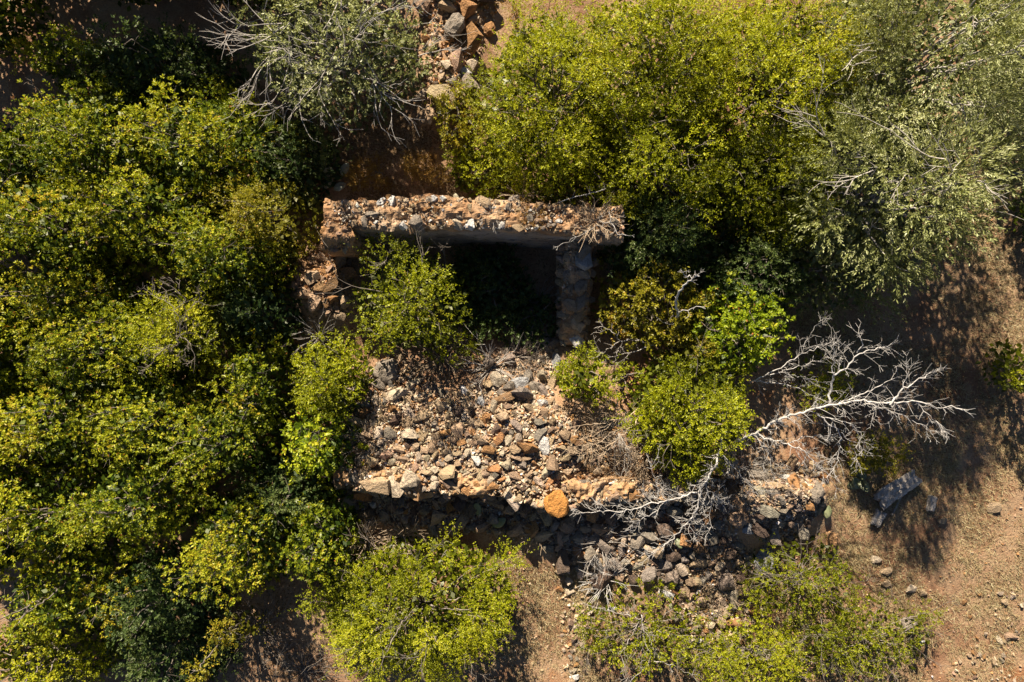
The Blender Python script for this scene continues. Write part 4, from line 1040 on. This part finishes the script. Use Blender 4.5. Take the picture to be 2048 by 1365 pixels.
# ------------------------------------------------------------------ logs
def log_piece(name, label, p0, p1, r, seed, mat, flat=.7, cat='log', taper=.85, z=None):
    rng = np.random.default_rng(seed)
    a = np.array(on_ground(*p0)); b = np.array(on_ground(*p1))
    a[2] += r * flat; b[2] += r * flat
    n, k = 26, 22
    d = unit(b - a); u = unit(np.cross(d, [0, 0, 1.])); v = np.cross(u, d)
    th = np.arange(k) * 2 * math.pi / k
    groove = 1 + .10 * rng.normal(0, 1, k); groove[::5] -= .22
    V = []
    o = (a + b) / 2; o[2] -= r * flat
    for i in range(n):
        t = i / (n - 1); c = a + (b - a) * t + u * .05 * r * math.sin(t * 7 + seed) + u * .10 * r * (t - .5) ** 2 * 4
        g = groove * (1 + .05 * rng.normal(0, 1, k)); rr = r * (1 - (1 - taper) * t)
        end = np.where((i == 0) | (i == n - 1), rng.uniform(-.25, .25, k) * r * 1.4, 0)
        V.append(c - o + (u[None] * (np.cos(th) * g * rr)[:, None] + v[None] * (np.sin(th) * g * rr * flat)[:, None]) + d[None] * end[:, None])
    V = np.concatenate(V); V = list(map(tuple, V)); F = []
    for i in range(n - 1):
        for j in range(k):
            F.append((i * k + j, i * k + (j + 1) % k, (i + 1) * k + (j + 1) % k, (i + 1) * k + j))
    V.append(tuple(a - o)); V.append(tuple(b - o))
    for j in range(k):
        F.append((len(V) - 2, (j + 1) % k, j)); F.append((len(V) - 1, (n - 1) * k + j, (n - 1) * k + (j + 1) % k))
    me = bpy.data.meshes.new(name); me.from_pydata(V, [], F); me.materials.append(mat); me.update()
    return link(name, me, None, tuple(o), label, cat)
log_piece('weathered_log', 'large split grey weathered log lying on shaded ground at right', (1752, 1000), (1824, 950), .185, 3, M['log'], .6)
log_piece('log_piece', 'short grey log piece just below the large weathered log', (1758, 1022), (1746, 1048), .115, 4, M['log'], .6)
log_piece('wood_stub', 'small upright looking stub of grey wood right of the large log', (1862, 992), (1856, 1020), .085, 5, M['log'], .7)
log_piece('branch_piece', 'thin grey stick lying beside the large log', (1805, 985), (1783, 1030), .02, 6, M['log'], .9, 'stick')
log_piece('wood_stump', 'splintered orange rotten wood stump above the lower right shrub', (1662, 1065), (1658, 1095), .12, 7, M['orange_mortar'], .7, 'stump')
log_piece('branch_piece', 'bent grey root lying across stones below the pebble fan', (1550, 1075), (1600, 1038), .03, 8, M['bark_pale'], .9, 'root')
log_piece('branch_piece', 'short pale stick resting in the wide bottom shrub', (1655, 1322), (1690, 1308), .03, 9, M['dead'], .9, 'stick')

# ------------------------------------------------------------------ prickly pears
def pad_mesh(seed):
    rng = np.random.default_rng(seed)
    V, F = [], []; n, k = 14, 10
    for i in range(n):
        t = i / (n - 1); w = .5 * math.sin(math.pi * min(1, t ** .8)) ** .7 * (.75 + .35 * t) + .03
        for j in range(k):
            a = 2 * math.pi * j / k
            V.append((w * math.cos(a), .07 * math.sin(a) * (.4 + w) + .06 * math.sin(t * 3), t))
    for i in range(n - 1):
        for j in range(k):
            F.append((i * k + j, i * k + (j + 1) % k, (i + 1) * k + (j + 1) % k, (i + 1) * k + j))
    F.append(tuple(range(k))[::-1]); F.append(tuple((n - 1) * k + j for j in range(k)))
    me = bpy.data.meshes.new('pad'); me.from_pydata(V, [], F); me.update()
    for p in me.polygons: p.use_smooth = True
    return me
PAD = pad_mesh(1); PAD.materials.append(M['cactus'])
PADG = pad_mesh(2); PADG.materials.append(M['cactus_grey'])
def cactus(label, px, py, pads, grey=False):
    b = np.array(on_ground(px, py)); root = thing('prickly_pear', tuple(b), label, 'cactus')
    for (ox, oy, oz, size, rx, rz) in pads:
        o = link('pad', PADG if grey else PAD, root, (ox, oy, oz))
        o.scale = (size * .62, size, size); o.rotation_euler = (rx, 0, rz)
cactus('grey-green prickly pear pads in shade behind the west end of the wall', 680, 368, [(0, 0, 0, .32, .7, .2), (.05, .15, .1, .3, 1.1, 2.4), (-.1, .1, .05, .34, -.9, .7), (.12, 0, .05, .28, 1.2, -.9), (-.28, -.12, 0, .32, -1.2, -.4), (-.33, -.02, .1, .28, .9, 1.1)], True)
cactus('prickly pear with upright and fallen pads beside the pebble fan', 1705, 965, [(0, 0, 0, .30, 1.3, 2.2), (.08, .1, .05, .34, .8, .3), (.1, -.1, .05, .30, 1.2, -2.5), (-.12, -.08, .02, .33, 1.4, 1.9), (-.05, .3, .02, .34, 1.35, 1.0), (.2, .05, .1, .26, .6, -.6)])
cactus('single fallen prickly pear pad and stem at the foot of the south wall', 957, 1030, [(0, 0, .05, .30, -1.2, .15), (.28, -.22, .04, .32, 1.35, 2.2)])
cactus('green prickly pear pads at the left edge among the shrubs', 12, 560, [(0, 0, .9, .4, .9, .4), (.1, .1, 1.1, .38, 1.2, -1.2), (-.1, .05, 1.0, .36, -1.1, .8), (0, 0, 0, 1.0, .05, .2)])
cactus('yellowish prickly pear pads below the forked white limbs', 1350, 1075, [(0, 0, .05, .22, 1.2, .5), (.35, -.05, .03, .2, -1.2, 1.0), (-.3, .1, .03, .22, 1.3, 2.0)])
cactus('small dark prickly pear pad by the pebble fan', 1655, 1010, [(0, 0, .03, .26, 1.35, -.3), (.05, -.2, .03, .22, -1.35, 1.2)])

# ------------------------------------------------------------------ ground cover
def blades(name, label, cat, polys, count, L, wd, mat, seed, flat=.5, avoid=None):
    rng = np.random.default_rng(seed)
    PX, PY = [], []
    for poly, share in polys:
        xs = [p[0] for p in poly]; ys = [p[1] for p in poly]; m = int(count * share)
        qx = rng.uniform(min(xs), max(xs), m * 3); qy = rng.uniform(min(ys), max(ys), m * 3)
        k = in_poly(qx, qy, poly) & (vnoise(qx, qy, .018) + .5 * vnoise(qx, qy, .05) + .35 > rng.random(m * 3) * .75)
        PX.append(qx[k][:m]); PY.append(qy[k][:m])
    px = np.concatenate(PX); py = np.concatenate(PY)
    X = (px - 1024) * K; Y = (682.5 - py) * K; Z = gz(X, Y)
    X = (px - 1024) * K * (H - Z) / H; Y = (682.5 - py) * K * (H - Z) / H; Z = gz(X, Y)
    n = len(X); P = np.stack([X, Y, Z], 1)
    D_ = unit(np.stack([rng.normal(size=n), rng.normal(size=n), np.abs(rng.normal(0, flat, n)) + .03], 1))
    S = unit(np.cross(D_, np.stack([rng.normal(0, .3, n), rng.normal(0, .3, n), np.ones(n)], 1)))
    ll = L * rng.uniform(.4, 1.3, n); ww = wd * rng.uniform(.6, 1.3, n)
    P[:, 2] += .006
    V = np.stack([P - S * ww[:, None] * .5, P + S * ww[:, None] * .5, P + D_ * ll[:, None] + S * ww[:, None] * .2, P + D_ * ll[:, None] - S * ww[:, None] * .2], 1).reshape(-1, 3)
    F = np.arange(n * 4).reshape(-1, 4)
    me = np_mesh(name, V, F, [mat], {'tint': ('FLOAT', np.clip(rng.normal(.5, .25, n), 0, 1))})
    return link(name, me, None, (0, 0, 0), label, cat, None, 'stuff')
right = [(1600, 480), (2080, 240), (2080, 1400), (1800, 1400), (1650, 1000), (1560, 620)]
track = [(1000, 1040), (1200, 1120), (1200, 1400), (950, 1400), (980, 1150)]
clear = [(560, 200), (1000, 160), (1050, 410), (640, 410)]
low = [(1150, 1120), (1700, 1080), (1900, 1400), (1150, 1400)]
blades('dry_grass', 'short dry straw grass over the bare slope', 'grass', [(right, .68), (track, .12), (low, .2)], 52000, .085, .0085, M['straw'], 901, .55)
blades('leaf_litter', 'brown leaf litter on the soil, thicker to darken the shaded clearings', 'litter', [(right, .35), (clear, .45), (track, .1), (low, .2), ([(600, 480), (1240, 480), (1240, 760), (600, 760)], .1), ([(300, 1150), (680, 1150), (680, 1400), (300, 1400)], .1)], 34000, .042, .02, M['litter'], 902, .25)  # litter, with extra dark leaves on the clearings to deepen their shade
def tufts():
    rng = np.random.default_rng(911); V = []
    cen = []
    for poly, m in ((right, 330), (track, 60), (low, 120)):
        xs = [p[0] for p in poly]; ys = [p[1] for p in poly]
        qx = rng.uniform(min(xs), max(xs), m * 4); qy = rng.uniform(min(ys), max(ys), m * 4)
        k = in_poly(qx, qy, poly) & (vnoise(qx, qy, .012) > -.1); cen += list(zip(qx[k][:m], qy[k][:m]))
    cen = np.array(cen); kk = 26
    X = (cen[:, 0] - 1024) * K; Y = (682.5 - cen[:, 1]) * K
    n = len(X) * kk; size = np.repeat(rng.uniform(.5, 1.4, len(X)), kk)
    X = np.repeat(X, kk) + rng.normal(0, .035, n) * size; Y = np.repeat(Y, kk) + rng.normal(0, .035, n) * size
    P = np.stack([X, Y, gz(X, Y)], 1)
    D_ = unit(np.stack([rng.normal(0, .8, n), rng.normal(0, .8, n), rng.uniform(.35, 1.1, n)], 1))
    S = unit(np.cross(D_, rng.normal(size=(n, 3)))); ll = .11 * size * rng.uniform(.5, 1.3, n); ww = .006
    V = np.stack([P - S * ww * .5, P + S * ww * .5, P + D_ * ll[:, None] + S * ww * .15, P + D_ * ll[:, None] - S * ww * .15], 1).reshape(-1, 3)
    me = np_mesh('grass_tufts', V, np.arange(n * 4).reshape(-1, 4), [M['straw']], {'tint': ('FLOAT', np.clip(rng.normal(.6, .25, n), 0, 1))})
    link('grass_tufts', me, None, (0, 0, 0), 'scattered bleached grass tufts on the bare soil', 'grass', None, 'stuff')
tufts()
rg = np.random.default_rng(903)
def pebbles():
    P, R, C = [], [], []
    for poly, m, mix in ((right, 2200, 'earth'), (track, 800, 'mound'), (clear, 500, 'earth'), (low, 1000, 'mound')):
        xs = [p[0] for p in poly]; ys = [p[1] for p in poly]
        qx = rg.uniform(min(xs), max(xs), m * 3); qy = rg.uniform(min(ys), max(ys), m * 3); k = in_poly(qx, qy, poly)
        qx = qx[k][:m]; qy = qy[k][:m]
        X = (qx - 1024) * K; Y = (682.5 - qy) * K; Z = gz(X, Y)
        for i in range(len(X)):
            P.append(np.array([X[i], Y[i], Z[i] + .004])); R.append(min(.045, .010 + rg.exponential(.007))); C.append(pick_col(rg, mix))
    o = small_stones(P, R, C, rg, 'gravel', None, np.zeros(3)); o['label'] = 'small gravel scattered over the bare soil'; o['category'] = 'gravel'
pebbles()
print('LEAVES', LEAFCOUNT[0], 'OBJECTS', len(bpy.data.objects), 'TRIS', sum(len(m.loops) - 2 * len(m.polygons) for m in bpy.data.meshes))
